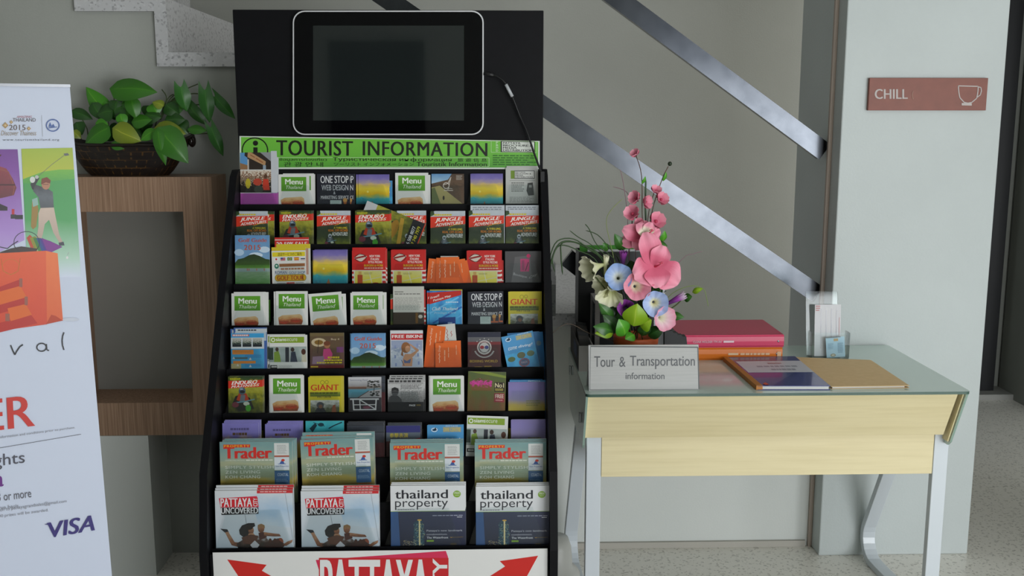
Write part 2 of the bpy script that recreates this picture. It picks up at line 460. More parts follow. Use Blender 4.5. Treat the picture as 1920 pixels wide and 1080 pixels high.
for i, p in enumerate(LIP):
    d = 0.112 if i < 7 else 0.15
    m = MB(); y, z = p.y, p.z
    m.box((RX0, y, z - d), (RX1, y + 0.004, z), BLACK)
    m.box((RX0, y, z - 0.020), (RX1, y - 0.002, z - 0.0005), BLACK)
    m.box((RX0, y + 0.004, z - d), (RX1, y + 0.048, z - d + 0.004), BLACK)
    t = math.tan(LEAN[i]); b0 = Vector((RX0, y + 0.036, z - d + 0.004))
    zt = (LIP[i - 1].z - 0.021 if i else z + 0.115)
    b1 = Vector((RX0, max(y + 0.036 + (zt - b0.z) * t, (LIP[i-1].y + 0.003) if i else 0), zt))
    b1.y = y + 0.036 + (zt - b0.z) * t
    m.prism([b0, b0 + Vector((RX1 - RX0, 0, 0)), b1 + Vector((RX1 - RX0, 0, 0)), b1], (0, 0.003, 0), BLACK)
    m.build('tier', rack)
MB().box((RX0, 2.478, 0.0), (RX1, 2.494, 0.3935), BLACK).build('base_panel', rack)
# white poster on the base
pm = Print(lambda u, v: P(u, v, 2.4775), (0, -1, 0))
a = P(406, 1036, 2.4775)
pm.add([(RX0 + 0.008, 2.4777, a.z - 0.36), (RX1 - 0.004, 2.4777, a.z - 0.36), (RX1 - 0.004, 2.4777, a.z), (RX0 + 0.008, 2.4777, a.z)], [(0, 1, 2, 3)], PAPER)
RED, RED2 = 'c8251f', 'cf2f55'
pm.poly([(426, 1049), (500, 1059), (491, 1070), (560, 1110), (510, 1170), (470, 1115)], RED)
pm.poly([(1009, 1042), (937, 1052), (947, 1062), (880, 1105), (930, 1165), (972, 1110)], RED)
pm.poly([(592, 1050), (836, 1033), (840, 1044), (842, 1200), (640, 1200)], RED2)
pm.rect(598, 1046, 841, 1150, 'c2222a')
pm.text('PATTAYA', 600, 1049, 806, 1150, 'dfe0e0', bold=0.045)
pm.text('CITY', 0, 0, 0, 0, 'dfe0e0', bold=0.03, quad=[(811, 1150), (811, 1047), (839, 1047), (839, 1150)])
pm.rect(598, 1155, 841, 1215, '17171a')
pm.text('UNCOVERED', 604, 1160, 836, 1208, 'dfe0e0', bold=0.035)
pm.build('base_poster', rack)
# green sign strip
GY = 2.9985
g = Print(lambda u, v: P(u, v, GY), (0, -1, 0))
def gy(u, v): return v + (u - 450) * 0.0165 * max(0.0, 1 - (v - 255) / 60.0)
g0 = g.mp
g.mp = lambda u, v: g0(u, gy(u, v))
g.rect(449, 255, 1012, 317, 'cfd6cc')
GRN = uvramp('sign_green', [(0.0, '4f9a33'), (0.5, '68b53a'), (1.0, '6fbb3c')], 0.1, 5)
g.rect(452, 257, 1009, 314, GRN)
DK = '15180f'
g.ring(478, 282, 24, 2.4, DK, 28, 24)
g.ell(479, 268, 5, 5, DK); g.rect(475, 276, 483, 296, DK)
g.text('TOURIST', 518, 261.5, 662, 291, DK, bold=0.03, space=1.08)
g.text('INFORMATION', 680, 261, 914, 290, DK, bold=0.03, space=1.10)
g.line([(522, 295.0), (917, 293), (917, 311.5), (522, 314)], 0.9, 'b9d8a4')
g.line([(522, 295.0), (522, 314)], 0.9, 'b9d8a4')
g.text('ข้อมูลการท่องเที่ยว', 524, 295.5, 613, 302.5, DK, bold=0.02)
g.text('Туристическая ин', 624, 294, 766, 302.8, DK, bold=0.012); g.text('о', 769.5, 296, 781, 301.2, DK, bold=0.012); g.rect(774.6, 293.4, 776.2, 303.2, DK); g.text('ормация', 784, 296, 847, 302.8, DK, bold=0.012)
g.text('旅 遊 信 息', 858, 294, 913, 302, DK, bold=0.012)
g.text('관 광 안 내', 532, 303.5, 606, 312.5, DK, bold=0.005)
g.text('ツーリスト インフォメーション', 626, 304, 776, 311, DK, bold=0.0)
g.text('Touristik Information', 781, 302.5, 913, 311.5, DK, bold=0.012)
g.line([(921, 255.5), (1006, 256), (1006, 281), (921, 281), (921, 255.5)], 0.8, 'b9d8a4')
for i, ch in enumerate('PBMD'): g.text(ch, 930, 258 + i * 5.6, 934, 262.4 + i * 5.6, 'cfe3c2', bold=0.02)
g.rect(939, 256.5, 1003, 280.5, DK); g.rect(941, 257.8, 1001.5, 279.2, 'd5dad2')
for i, s in enumerate(('PATTAYA', 'BROCHURE &', 'MEDIA', 'DISTRIBUTION')):
    g.text(s, 943, 258.6 + i * 5.2, 943 + (33, 56, 26, 57)[i], 262.8 + i * 5.2, DK, bold=0.035)
g.small(924, 287, 1006, 311, 5, '2f6a22', 0.45, 3)
g.build('sign_strip', rack)
# small clear holder on the right side of the rack
MB().box((RX1 + 0.0225, 2.80, 0.95), (RX1 + 0.025, 2.88, 1.05), clear('grey_acrylic', 0.8, 'c9cccb')).box((RX1 + 0.025, 2.80, 0.95), (RX1 + 0.036, 2.803, 1.04), clear('grey_acrylic', 0.8, 'c9cccb')).build('side_pocket', rack)
# clear pocket fronts
for i in range(9):
    npk = 8 if i < 7 else 4
    hh = 0.055 if i < 7 else 0.10
    for k in range(npk):
        xa = RX0 + (RX1 - RX0) * (k + 0.04) / npk; xb = RX0 + (RX1 - RX0) * (k + 0.96) / npk; dx = (xb - xa) * 0.16
        MB().prism([(xa, LIP[i].y + 0.0005, LIP[i].z), (xb, LIP[i].y + 0.0005, LIP[i].z), (xb - dx, LIP[i].y + 0.0005 + hh * 0.1, LIP[i].z + hh), (xa + dx, LIP[i].y + 0.0005 + hh * 0.1, LIP[i].z + hh)], (0, 0.0015, 0), ACRYL).build('pocket_front', rack)

# ------------------------------------------------------------------ tablet screen on the header
tb = thing('tablet_screen', P(728, 250, 2.99), 'black tablet screen with thin white rim mounted on the rack header', 'screen')
def rrect(u0, v0, u1, v1, r, Y, n=6):
    out = []
    for cx, cy, a0 in ((u1 - r, v0 + r, -90), (u1 - r, v1 - r, 0), (u0 + r, v1 - r, 90), (u0 + r, v0 + r, 180)):
        for i in range(n + 1):
            a = math.radians(a0 + 90 * i / n); out.append(P(cx + r * math.cos(a), cy + r * math.sin(a), Y))
    return out
ZS = lambda L: L
MB().prism(rrect(549, 20, 907, 253, 22, 2.984), (0, 0.0155, 0), flat('d9dadc', 0.3)).build('rim', tb)
MB().prism(rrect(551.5, 22.3, 904.5, 250.8, 20, 2.9825), (0, 0.001, 0), flat('060608', 0.03, spec=0.25)).build('glass', tb)
MB().prism(rrect(587, 48, 870, 226, 0.5, 2.9822), (0, 0.0002, 0), flat('1e2323', 0.04, spec=0.7)).build('display', tb)
# charging cable
cb = [P(907, 139, 2.985), P(925, 141, 2.98), P(938, 147, 2.975), P(948, 157, 2.975), P(956, 172, 2.978), P(963, 187, 2.98), P(975, 218, 2.985), P(988, 247, 2.98), P(1000, 283, 2.975), P(1008, 305, 2.97), P(1016, 326, 2.962)]
def smooth_path(p, n=5):
    out = []
    for i in range(len(p) - 1):
        a, b, c, d = p[max(i - 1, 0)], p[i], p[i + 1], p[min(i + 2, len(p) - 1)]
        for k in range(n):
            t = k / n
            out.append(0.5 * ((2 * b) + (c - a) * t + (2 * a - 5 * b + 4 * c - d) * t * t + (3 * b - a - 3 * c + d) * t ** 3))
    return out + [p[-1]]
ct = thing('charging_cable', P(1016, 326, 2.962), 'black charging cable hanging from the tablet with a silver tag', 'cable')
MB().tube(smooth_path(cb), 0.003, flat('121214', 0.4)).build('cord', ct)
MB().tube([P(908, 138, 2.985), P(926, 141, 2.98)], 0.0062, flat('1a1a1c', 0.4)).build('plug', ct)
MB().tube([P(948.5, 158, 2.975), P(960.5, 181, 2.9795)], 0.0048, flat('b9bcc0', 0.3)).build('tag_sleeve', ct)
MB().box(tuple(P(1014, 342, 2.945)), tuple(P(1021, 322, 2.945) + Vector((0, 0.03, 0))), flat('141416', 0.5)).build('adapter', ct)

# ================================================================== PRINTED LEAFLETS
DW, DH, DT = 0.097, 0.205, 0.0016
def sheet(w, h, t, back='d8d8d4'):
    """blank folded sheet: origin at the middle of its top edge, front towards -Y"""
    p = Print(lambda x, d: Vector(((x - 0.5) * w, -t / 2, -d * w)), (0, -1, 0))
    p.box((-w / 2, -t / 2, -h), (w / 2, t / 2, 0), flat(back, 0.55)); p.w, p.h, p.t = w, h, t
    return p
DMAX = DH / DW
SUNSET = uvramp('print_sunset', [(0.0, '1c4a58'), (0.2, '1f7f8c'), (0.32, '2f9aa0'), (0.40, '9cab55'), (0.46, 'd8b012'), (0.6, 'e6cc36'), (0.70, 'd0b45a'), (0.77, '9f8f9a'), (0.88, '776cac'), (1.0, '655aa0')], 0.16, 4.0, sx=1.0, sy=2.0)
GRASSP = uvramp('print_grass', [(0.0, '2d3311'), (0.35, '5d6118'), (0.55, '8b8a22'), (0.75, '9a9a38'), (1.0, '3f4a18')], 0.9, 7.0, detail=6)
JUNGLEP = uvramp('print_jungle', [(0.0, '6a7420'), (0.2, '2c3a18'), (0.45, '22301a'), (0.62, '3c4b2c'), (0.75, 'aab2ba'), (1.0, 'b9c1c8')], 0.35, 7.0, detail=6)
SKYP = uvramp('print_sky', [(0.0, 'b4cbdc'), (0.5, '86abc9'), (1.0, '5f8fbe')], 0.5, 3.0)
HILLP = uvramp('print_hill', [(0.0, '3d5a22'), (0.5, '2f4720'), (1.0, '24351c')], 0.5, 8.0, detail=6)
LAWNP = uvramp('print_lawn', [(0.0, '2f7a1a'), (0.4, '57a326'), (0.7, '3c7c22'), (1.0, '7d9a7a')], 0.3, 5.0, sx=1, sy=6)
FOODP = uvramp('print_food', [(0.0, '6a2a14'), (0.35, 'a5552a'), (0.6, 'c99a62'), (1.0, 'd8b98a')], 0.7, 5.0)
FOODR = uvramp('print_food_red', [(0.0, 'b8331c'), (0.5, '8f3a1e'), (1.0, 'd0895a')], 0.9, 8.0)
ROCKP = uvramp('print_rock', [(0.0, '3a2c20'), (0.5, '5f4936'), (1.0, '4a382b')], 0.8, 8.0, detail=6)
SANDP = uvramp('print_sand', [(0.0, '93895a'), (1.0, 'a59a63')], 0.4, 4.0)
BLUEP = uvramp('print_blue', [(0.0, '1d5aa6'), (0.4, '2b83c8'), (0.7, '4fb2e0'), (1.0, '2470b8')], 0.8, 4.0)
TEALP = uvramp('print_teal', [(0.0, '0e3b4c'), (0.5, '1f7f92'), (1.0, '3aa6b0')], 0.7, 4.0)
CROWDP = uvramp('print_crowd', [(0.3, '16130f'), (0.45, '3a2a1c'), (0.55, 'c9b9a0'), (0.62, '2b231c'), (0.75, '8f5a34'), (0.9, 'cfc4b4')], 1.6, 16.0, detail=6)
DUSK = uvramp('print_dusk', [(0.0, '5a2a08'), (0.25, '8f4a12'), (0.5, '6b4a1a'), (0.75, '5a5a20'), (1.0, '4c5a2a')], 0.6, 6.0, detail=6)
NEWSP = uvramp('print_news', [(0.0, '5a5a5a'), (0.45, '8f8f8f'), (0.6, 'c0c0c0'), (1.0, 'a0a0a0')], 1.2, 18.0, sx=1.0, sy=3.0, detail=5)
TRADERP = uvramp('print_hills_haze', [(0.0, '6a6438'), (0.12, '8f7f38'), (0.2, 'a08f42'), (0.28, '7f8a6c'), (0.45, '8a9a84'), (0.55, 'a5a988'), (0.7, '85a098'), (1.0, '6f9496')], 0.30, 2.5, sx=1, sy=3.0)
PINKP = uvramp('print_blossom', [(0.3, '6b4a1c'), (0.5, 'b0287a'), (0.65, 'd0389a'), (0.8, '5a4a20')], 1.2, 9.0)

DES = {}
def design(name, fn, w=DW, h=DH, t=DT, back='d8d8d4'):
    DES[name] = (fn, w, h, t, back)
def bike(p, cx, cy, s, col='b03a1c', helm='4a5a66', grn='3f8f2a'):
    p.poly([(cx - 0.30 * s, cy + 0.30 * s), (cx - 0.2 * s, cy + 0.05 * s), (cx + 0.02 * s, cy), (cx + 0.22 * s, cy + 0.1 * s), (cx + 0.34 * s, cy + 0.42 * s), (cx - 0.1 * s, cy + 0.5 * s)], '23221f')
    p.poly([(cx - 0.17 * s, cy + 0.16 * s), (cx - 0.1 * s, cy - 0.03 * s), (cx + 0.12 * s, cy - 0.03 * s), (cx + 0.2 * s, cy + 0.17 * s), (cx + 0.04 * s, cy + 0.24 * s)], col)
    p.poly([(cx - 0.04 * s, cy + 0.02 * s), (cx + 0.09 * s, cy + 0.02 * s), (cx + 0.06 * s, cy + 0.24 * s), (cx - 0.08 * s, cy + 0.22 * s)], '6a7078')
    p.line([(cx - 0.2 * s, cy + 0.24 * s), (cx + 0.1 * s, cy + 0.2 * s), (cx + 0.36 * s, cy + 0.14 * s)], 0.035 * s, '5f8a96')
    p.ell(cx + 0.12 * s, cy + 0.27 * s, 0.09 * s, 0.06 * s, 'b9c0b0'); p.ell(cx + 0.17 * s, cy + 0.40 * s, 0.08 * s, 0.10 * s, grn)
    p.ell(cx - 0.2 * s, cy + 0.3 * s, 0.1 * s, 0.08 * s, '6b2f3a')
    p.ell(cx, cy - 0.1 * s, 0.1 * s, 0.115 * s, helm); p.ell(cx + 0.005 * s, cy - 0.08 * s, 0.075 * s, 0.04 * s, '1c2024'); p.ell(cx - 0.02 * s, cy - 0.16 * s, 0.05 * s, 0.025 * s, '8fa0ac')
def d_menu(p):
    p.rect(0, 0, 1, DMAX, 'd9d9d6')
    p.rect(0.09, 0.085, 0.90, 0.545, uvramp('menu_green', [(0, '4f8c1e'), (1, '5c9c26')], 0.2, 3))
    p.text('Menu', 0.215, 0.15, 0.79, 0.325, 'e6e8e2', bold=0.035)
    p.text('Thailand', 0.24, 0.365, 0.79, 0.475, 'dfe4d6', shear=0.3)
    p.poly([(0.07, 0.83), (0.2, 0.755), (0.5, 0.74), (0.74, 0.72), (0.82, 0.78), (0.84, 0.95), (0.80, 1.05), (0.1, 1.05)], FOODP)
    p.ell(0.62, 0.905, 0.17, 0.075, FOODR); p.ell(0.25, 0.95, 0.15, 0.07, FOODR)
    p.rect(0.07, 1.05, 0.93, 1.7, 'cfc8bc')
def d_web(p):
    p.rect(0, 0, 1, DMAX, '1d1f2b')
    p.text('ONE STOP', 0.11, 0.06, 0.96, 0.28, 'd5d6d8', bold=0.02)
    p.text('WEB DESIGN', 0.14, 0.335, 0.95, 0.50, 'c4c6ca', bold=0.01)
    p.text('&', 0.50, 0.535, 0.56, 0.62, 'c4c6ca', bold=0.02)
    p.text('MARKETING SERVICE', 0.12, 0.66, 0.96, 0.765, 'cfd0d3', bold=0.02)
    p.rect(0.40, 0.80, 0.74, 1.05, 'a9b8b4'); p.small(0.43, 0.83, 0.7, 0.98, 4, '7f9490', 0.4)
    p.ell(0.85, 0.80, 0.065, 0.065, 'b98a4a'); p.poly([(0.80, 0.85), (0.90, 0.85), (0.88, 0.95), (0.82, 0.95)], '9a5a2a'); p.rect(0.74, 0.95, 0.98, 1.0, 'a5502a')
def d_sun(p):
    p.rect(0, 0, 1, 1.18, SUNSET); p.rect(0, 1.18, 1, DMAX, '1c4a58')
    p.ell(0.3, 0.56, 0.035, 0.035, 'ecdc74')
    p.poly([(0.0, 1.1), (0.0, 0.78), (0.1, 0.72), (0.2, 0.80), (0.26, 1.1)], TEALP); p.poly([(0.34, 1.1), (0.45, 0.86), (0.52, 1.1)], '8a5a3a')
def d_market(p):
    p.rect(0, 0, 1, DMAX, '8fa2b4')
    p.rect(0.0, 0.0, 0.84, 0.64, 'b4b9c0'); p.poly([(0, 0.1), (0.2, 0.2), (0.22, 0.5), (0, 0.56)], '5a92c4'); p.poly([(0, 0.46), (0.2, 0.52), (0.2, 0.64), (0, 0.64)], '8f6a48')
    p.poly([(0, 0.0), (0.34, 0.0), (0.84, 0.42), (0.84, 0.64), (0.22, 0.64), (0.2, 0.32), (0.12, 0.26), (0.14, 0.1)], '2b211c')
    p.poly([(0.22, 0.12), (0.7, 0.42), (0.68, 0.54), (0.2, 0.3)], 'b08a62'); p.poly([(0.34, 0.0), (0.84, 0.0), (0.84, 0.42)], '8d8f94')
    p.line([(0.28, 0.24), (0.40, 0.31)], 0.02, '8a4a28'); p.line([(0.43, 0.33), (0.62, 0.45)], 0.03, '9a5a34')
    p.rect(0.2, 0.36, 0.24, 0.64, 'b9b2aa'); p.rect(0.62, 0.52, 0.7, 0.64, '8fa0b0')
    p.rect(0, 0.64, 0.84, 0.66, 'd5d5d5'); p.rect(0, 0.66, 0.84, 1.27, CROWDP)
    p.ell(0.21, 1.02, 0.07, 0.14, 'b8a82a'); p.ell(0.47, 0.98, 0.12, 0.1, 'b0402c'); p.poly([(0.62, 0.9), (0.76, 0.9), (0.8, 1.2), (0.6, 1.2)], 'c23a26'); p.ell(0.69, 0.83, 0.05, 0.06, '5a3a28'); p.ell(0.5, 1.18, 0.13, 0.1, '3a4238')
    p.rect(0, 1.27, 0.84, 1.285, 'd5d5d5'); p.rect(0.84, 0, 1, 1.27, 'c3c6cc'); p.rect(0, 1.285, 1, DMAX, uvramp('market_purple', [(0, '7a2f78'), (1, 'a0479a')], 0.2, 4))
def d_ocean(p):
    p.rect(0, 0, 1, DMAX, ROCKP); p.poly([(0, 0), (0.62, 0), (0.5, 0.2), (0, 0.36)], SKYP); p.poly([(0.0, 0.30), (0.5, 0.18), (0.62, 0.05), (1, 0.0), (1, 0.4), (0, 0.5)], ROCKP)
    p.poly([(0, 0.42), (0.25, 0.36), (0.95, 0.92), (1, 1.1), (0, 1.1)], SANDP); p.poly([(0, 0.45), (0.1, 0.42), (0.34, 1.1), (0, 1.1)], '5f6a42')
    p.ring(0.45, 0.36, 0.09, 0.02, 'd5cfc6', 14); p.line([(0.36, 0.34), (0.5, 0.3), (0.6, 0.1), (0.54, 0.34), (0.52, 0.46)], 0.016, 'd5cfc6'); p.rect(0.38, 0.5, 0.66, 0.52, 'cfc9c0'); p.line([(0.4, 0.47), (0.45, 0.44), (0.5, 0.48), (0.56, 0.44), (0.64, 0.46)], 0.012, 'cfc9c0')
    p.ell(0.37, 0.74, 0.03, 0.07, '1f1c18'); p.small(0.76, 0.05, 0.95, 0.2, 5, 'b9b4ac', 0.4)
def d_news(p):
    p.rect(0, 0, 1, DMAX, 'b9bab6'); p.rect(0.16, 0.08, 0.92, 0.34, '1b1d1b'); p.rect(0.29, 0.10, 0.90, 0.32, 'cfd0cc'); p.rect(0.16, 0.08, 0.28, 0.34, '6f8a2e')
    for i, s in enumerate(('PATTAYA', 'BROCHURE &', 'MEDIA', 'DISTRIBUTION')): p.text(s, 0.31, 0.112 + i * 0.052, 0.31 + (0.32, 0.5, 0.25, 0.55)[i], 0.152 + i * 0.052, '1b1d1b', bold=0.03)
    p.rect(0.12, 0.395, 0.94, 0.405, '7a7c78'); p.small(0.18, 0.46, 0.6, 0.78, 5, '6a6c68', 0.45); p.small(0.12, 0.92, 0.94, 1.1, 5, '7a7c78', 0.4, 2)
    p.poly([(0.70, 0.48), (0.86, 0.46), (0.88, 0.62), (0.9, 0.86), (0.72, 0.88), (0.66, 0.72)], '3d3f3d'); p.rect(0.74, 0.54, 0.83, 0.62, '8a8d88')
def d_jungle(p):
    p.rect(0, 0, 1, 1.05, JUNGLEP); p.rect(0, 1.05, 1, DMAX, '3c4b2c'); p.poly([(0, 0), (0.1, 0), (0.12, 0.1), (0, 0.16)], HILLP)
    p.small(0.11, 0.085, 0.64, 0.13, 1, 'c9b51c', 1.0)
    p.poly([(0, 0.165), (1, 0.145), (1, 0.38), (0.0, 0.49)], 'd0341c')
    p.text('JUNGLE', 0, 0, 0, 0, 'e8e6e0', bold=0.045, shear=0.25, quad=[(0.13, 0.205), (0.92, 0.165), (0.92, 0.30), (0.13, 0.345)])
    p.text('ADVENTURES', 0, 0, 0, 0, 'e4e2dc', bold=0.04, shear=0.2, quad=[(0.15, 0.365), (0.96, 0.285), (0.96, 0.37), (0.15, 0.455)])
    p.line([(0.55, 0.46), (0.72, 0.40), (0.9, 0.37)], 0.012, 'e0b81c')
    p.text('A THRILLING', 0.52, 0.50, 0.93, 0.56, 'd8c224', bold=0.04); p.text('REAL OFF-ROAD', 0.35, 0.575, 0.95, 0.645, 'd07a1c', bold=0.04); p.text('ADVENTURE!', 0.46, 0.665, 0.94, 0.775, 'd9dcd9', bold=0.03)
    bike(p, 0.40, 0.83, 0.55, '4a5258', 'a9b2b8', '3c4b2c')
def d_enduro(p):
    p.rect(0, 0, 1, 1.1, GRASSP); p.rect(0, 1.1, 1, DMAX, '4a4a18'); p.poly([(0.3, 0), (1, 0), (1, 0.08), (0.6, 0.14), (0.4, 0.08)], HILLP)
    p.small(0.05, 0.045, 0.36, 0.09, 1, 'a8a81c', 1.0)
    p.poly([(0, 0.125), (1, 0.10), (1, 0.30), (0, 0.345)], 'c8301c')
    p.text('ENDURO', 0, 0, 0, 0, 'e8e6e0', bold=0.05, shear=0.3, quad=[(0.09, 0.135), (0.84, 0.10), (0.84, 0.205), (0.09, 0.245)])
    p.text('MADNESS', 0, 0, 0, 0, 'e4e2dc', bold=0.04, shear=0.3, quad=[(0.08, 0.265), (0.90, 0.20), (0.90, 0.275), (0.08, 0.335)], space=1.2)
    p.line([(0.48, 0.34), (0.6, 0.285), (0.86, 0.24)], 0.012, 'e0b81c'); p.ring(0.66, 0.115, 0.05, 0.01, 'b89a28', 12, 0.035); p.ring(0.8, 0.115, 0.05, 0.01, 'b89a28', 12, 0.035)
    bike(p, 0.40, 0.52, 1.0)
def d_golf(p):
    p.rect(0, 0, 1, DMAX, SKYP); p.ell(0.85, 0.42, 0.16, 0.09, 'c3d6e6'); p.ell(0.12, 0.5, 0.14, 0.1, 'b0cbe2'); p.ell(0.6, 0.58, 0.2, 0.08, 'c9dae8')
    p.text('Golf Guide', 0.10, 0.09, 0.92, 0.20, 'b8523a', bold=0.03); p.text('2015', 0.26, 0.28, 0.74, 0.43, 'b8523a', bold=0.03, space=1.15)
    p.poly([(0, 0.80), (0.08, 0.70), (0.25, 0.66), (0.42, 0.57), (0.55, 0.55), (0.7, 0.60), (0.88, 0.69), (1, 0.71), (1, 0.92), (0, 0.92)], HILLP)
    p.rect(0, 0.86, 1, 0.98, uvramp('golf_bank', [(0, '6a9a3c'), (1, '3c6a22')], 0.6, 10)); p.rect(0, 0.96, 1, 1.09, uvramp('golf_lake', [(0, '7f97a0'), (1, '8fa29a')], 0.4, 6)); p.rect(0, 1.06, 1, DMAX, LAWNP)
    for x in (0.35, 0.4, 0.62, 0.84): p.ell(x, 1.0, 0.012, 0.04, 'b85a4a')
def d_tour(p):
    p.rect(0, 0, 1, DMAX, 'd8d8d4'); p.rect(0.02, 0.04, 0.98, 0.17, 'd8c62a'); p.text('送迎サービスのご案内', 0.18, 0.055, 0.88, 0.155, '2b2a10', bold=0.01)
    p.rect(0.07, 0.20, 0.2, 0.29, 'e2e2de'); p.ell(0.135, 0.245, 0.028, 0.03, 'c02030')
    p.rect(0.26, 0.20, 0.4, 0.29, 'b0606a'); p.rect(0.26, 0.20, 0.33, 0.245, '3a4a8a'); p.rect(0.46, 0.2, 0.6, 0.29, '2a6a3a'); p.poly([(0.47, 0.245), (0.53, 0.21), (0.59, 0.245), (0.53, 0.28)], 'd0b82a'); p.ell(0.53, 0.245, 0.022, 0.022, '2a4a8a')
    p.rect(0.66, 0.2, 0.8, 0.29, 'c04a2a'); p.rect(0.66, 0.225, 0.8, 0.265, 'd8a82a'); p.rect(0.85, 0.2, 0.98, 0.29, 'dcdcdc'); p.rect(0.85, 0.23, 0.98, 0.26, '20284a'); p.rect(0.85, 0.28, 0.98, 0.29, 'b03a3a')
    p.ell(0.14, 0.45, 0.065, 0.075, '2a7a62'); p.ell(0.14, 0.44, 0.03, 0.03, 'c9d8cc'); p.rect(0.22, 0.38, 0.97, 0.47, '9a6238'); p.small(0.26, 0.51, 0.97, 0.56, 1, 'b07a5c', 1.0)
    p.text('ROMAN', 0.09, 0.59, 0.44, 0.69, '3a5a8a'); p.text('GOLF SHOP', 0.5, 0.61, 0.97, 0.69, '4a6a94')
    p.ell(0.16, 0.80, 0.08, 0.1, '7a6a1c', 16, False); p.ell(0.92, 0.80, 0.08, 0.1, '7a6a1c', 16, False); p.rect(0.16, 0.70, 0.92, 0.90, '7a6a1c'); p.ell(0.16, 0.80, 0.07, 0.085, 'd8a81c', 16, False); p.ell(0.92, 0.80, 0.07, 0.085, 'd8a81c', 16, False); p.rect(0.16, 0.715, 0.92, 0.885, 'd8a81c')
    p.text('GOLF TOUR', 0.14, 0.735, 0.93, 0.865, 'a8381c', bold=0.04); p.small(0.42, 0.93, 0.66, 0.97, 1, 'b83a3a', 1.0); p.rect(0.14, 0.94, 0.4, 0.955, '7a7a78'); p.rect(0.68, 0.94, 0.92, 0.955, '7a7a78')
    p.text('Titleist', 0.12, 1.0, 0.42, 1.09, '3a3a3a', shear=0.3); p.text('TaylorMade', 0.5, 1.0, 0.96, 1.07, '26262a', bold=0.02, shear=0.2)
    p.poly([(0.58, 1.18), (0.64, 1.11), (0.7, 1.18)], '26262a'); p.small(0.74, 1.1, 0.9, 1.16, 1, '4a4a4a', 0.8)
def d_pizza(p):
    p.rect(0, 0, 1, DMAX, 'd8d4cc'); p.rect(0, 0, 1, 0.58, 'bf1f1c')
    p.poly([(0.06, 0.22), (0.24, 0.09), (0.45, 0.17), (0.27, 0.34)], 'c8c0b4'); p.line([(0.10, 0.225), (0.41, 0.16)], 0.05, '8a1a18'); p.ring(0.255, 0.215, 0.17, 0.016, '1c1614', 20, 0.11)
    for i, (s, a, b) in enumerate((('NEW YORK', 0.52, 0.84), ('ITALIAN', 0.55, 0.80), ('STYLE PIZZAS', 0.48, 0.90))): p.text(s, a, 0.13 + i * 0.09, b, 0.195 + i * 0.09, 'e2ded6', bold=0.035)
    p.text('BURGERS & MORE', 0.36, 0.41, 0.92, 0.475, 'd8b81c', bold=0.035); p.small(0.36, 0.505, 0.94, 0.545, 1, 'dcb8a8', 0.8)
    p.rect(0.08, 0.60, 0.88, 1.12, uvramp('pizza_map', [(0.0, 'c9b02a'), (0.5, 'd8cc4a'), (1.0, 'd9d28a')], 0.5, 4)); p.line([(0.3, 0.9), (0.55, 0.85), (0.88, 0.78)], 0.016, 'c9c6bc'); p.line([(0.5, 0.62), (0.62, 1.1)], 0.02, 'd8d4c0'); p.ell(0.7, 1.0, 0.12, 0.05, '9a2a20'); p.small(0.35, 0.66, 0.6, 0.72, 2, '6a5a20', 0.3)
    for i in range(4): p.rect(0.0, 0.62 + i * 0.14, 0.05, 0.69 + i * 0.14, 'b8201c'); p.rect(0.90, 0.62 + i * 0.14, 1.0, 0.69 + i * 0.14, 'b8201c')
    p.rect(0.16, 0.72, 0.31, 1.1, 'b04a20'); p.rect(0.19, 0.62, 0.28, 0.72, 'c9a05a')
def d_card(p):
    p.rect(0, 0, 1, p.h / p.w, uvramp('card_orange', [(0, 'cf5414'), (1, 'dd661e')], 0.3, 3))
    p.text('Group', 0, 0, 0, 0, 'ecc8ae', quad=[(0.16, 0.5), (0.16, 0.15), (0.32, 0.15), (0.32, 0.5)], shear=0.3); p.line([(0.22, 1.1), (0.25, 0.95), (0.2, 0.85), (0.26, 0.75), (0.2, 0.65), (0.25, 0.56)], 0.03, 'ecc8ae')
    p.line([(0.52, 1.0), (0.52, 0.72)], 0.05, 'e0ac88'); p.line([(0.52, 0.68), (0.52, 0.4)], 0.05, 'e0ac88'); p.line([(0.73, 0.8), (0.73, 0.55)], 0.035, 'e0ac88'); p.line([(0.73, 0.5), (0.73, 0.25)], 0.035, 'e0ac88')
def d_wcard(p):
    p.rect(0, 0, 1, p.h / p.w, 'c9c9c4'); p.line([(0.5, 0.9), (0.56, 0.8), (0.48, 0.7), (0.56, 0.6), (0.48, 0.5), (0.56, 0.4), (0.5, 0.25)], 0.03, 'a8382c'); p.line([(0.72, 0.7), (0.79, 0.6), (0.72, 0.5), (0.78, 0.4)], 0.03, 'a8382c')
def d_pink(p):
    p.rect(0, 0, 1, DMAX, uvramp('boutique_grey', [(0, '3a383a'), (1, '464446')], 0.6, 8)); p.poly([(0.27, 0.16), (0.68, 0.12), (0.76, 0.95), (0.15, 0.97)], '5c5a5c')
    p.rect(0.42, 0.21, 0.66, 0.56, 'b03a6a'); p.rect(0.455, 0.25, 0.53, 0.52, '8a3a5c'); p.ell(0.645, 0.13, 0.055, 0.055, 'b8205a'); p.line([(0.56, 0.54), (0.64, 0.3)], 0.02, '30202a'); p.line([(0.665, 0.08), (0.665, 0.5)], 0.01, '8a3a5c')
    p.text('Boutique', 0, 0, 0, 0, 'a8a6a8', quad=[(0.22, 0.58), (0.60, 0.68), (0.60, 0.76), (0.22, 0.68)], shear=0.2); p.text('City', 0, 0, 0, 0, 'a8a6a8', quad=[(0.66, 0.7), (0.88, 0.6), (0.88, 0.68), (0.66, 0.78)], shear=0.2)
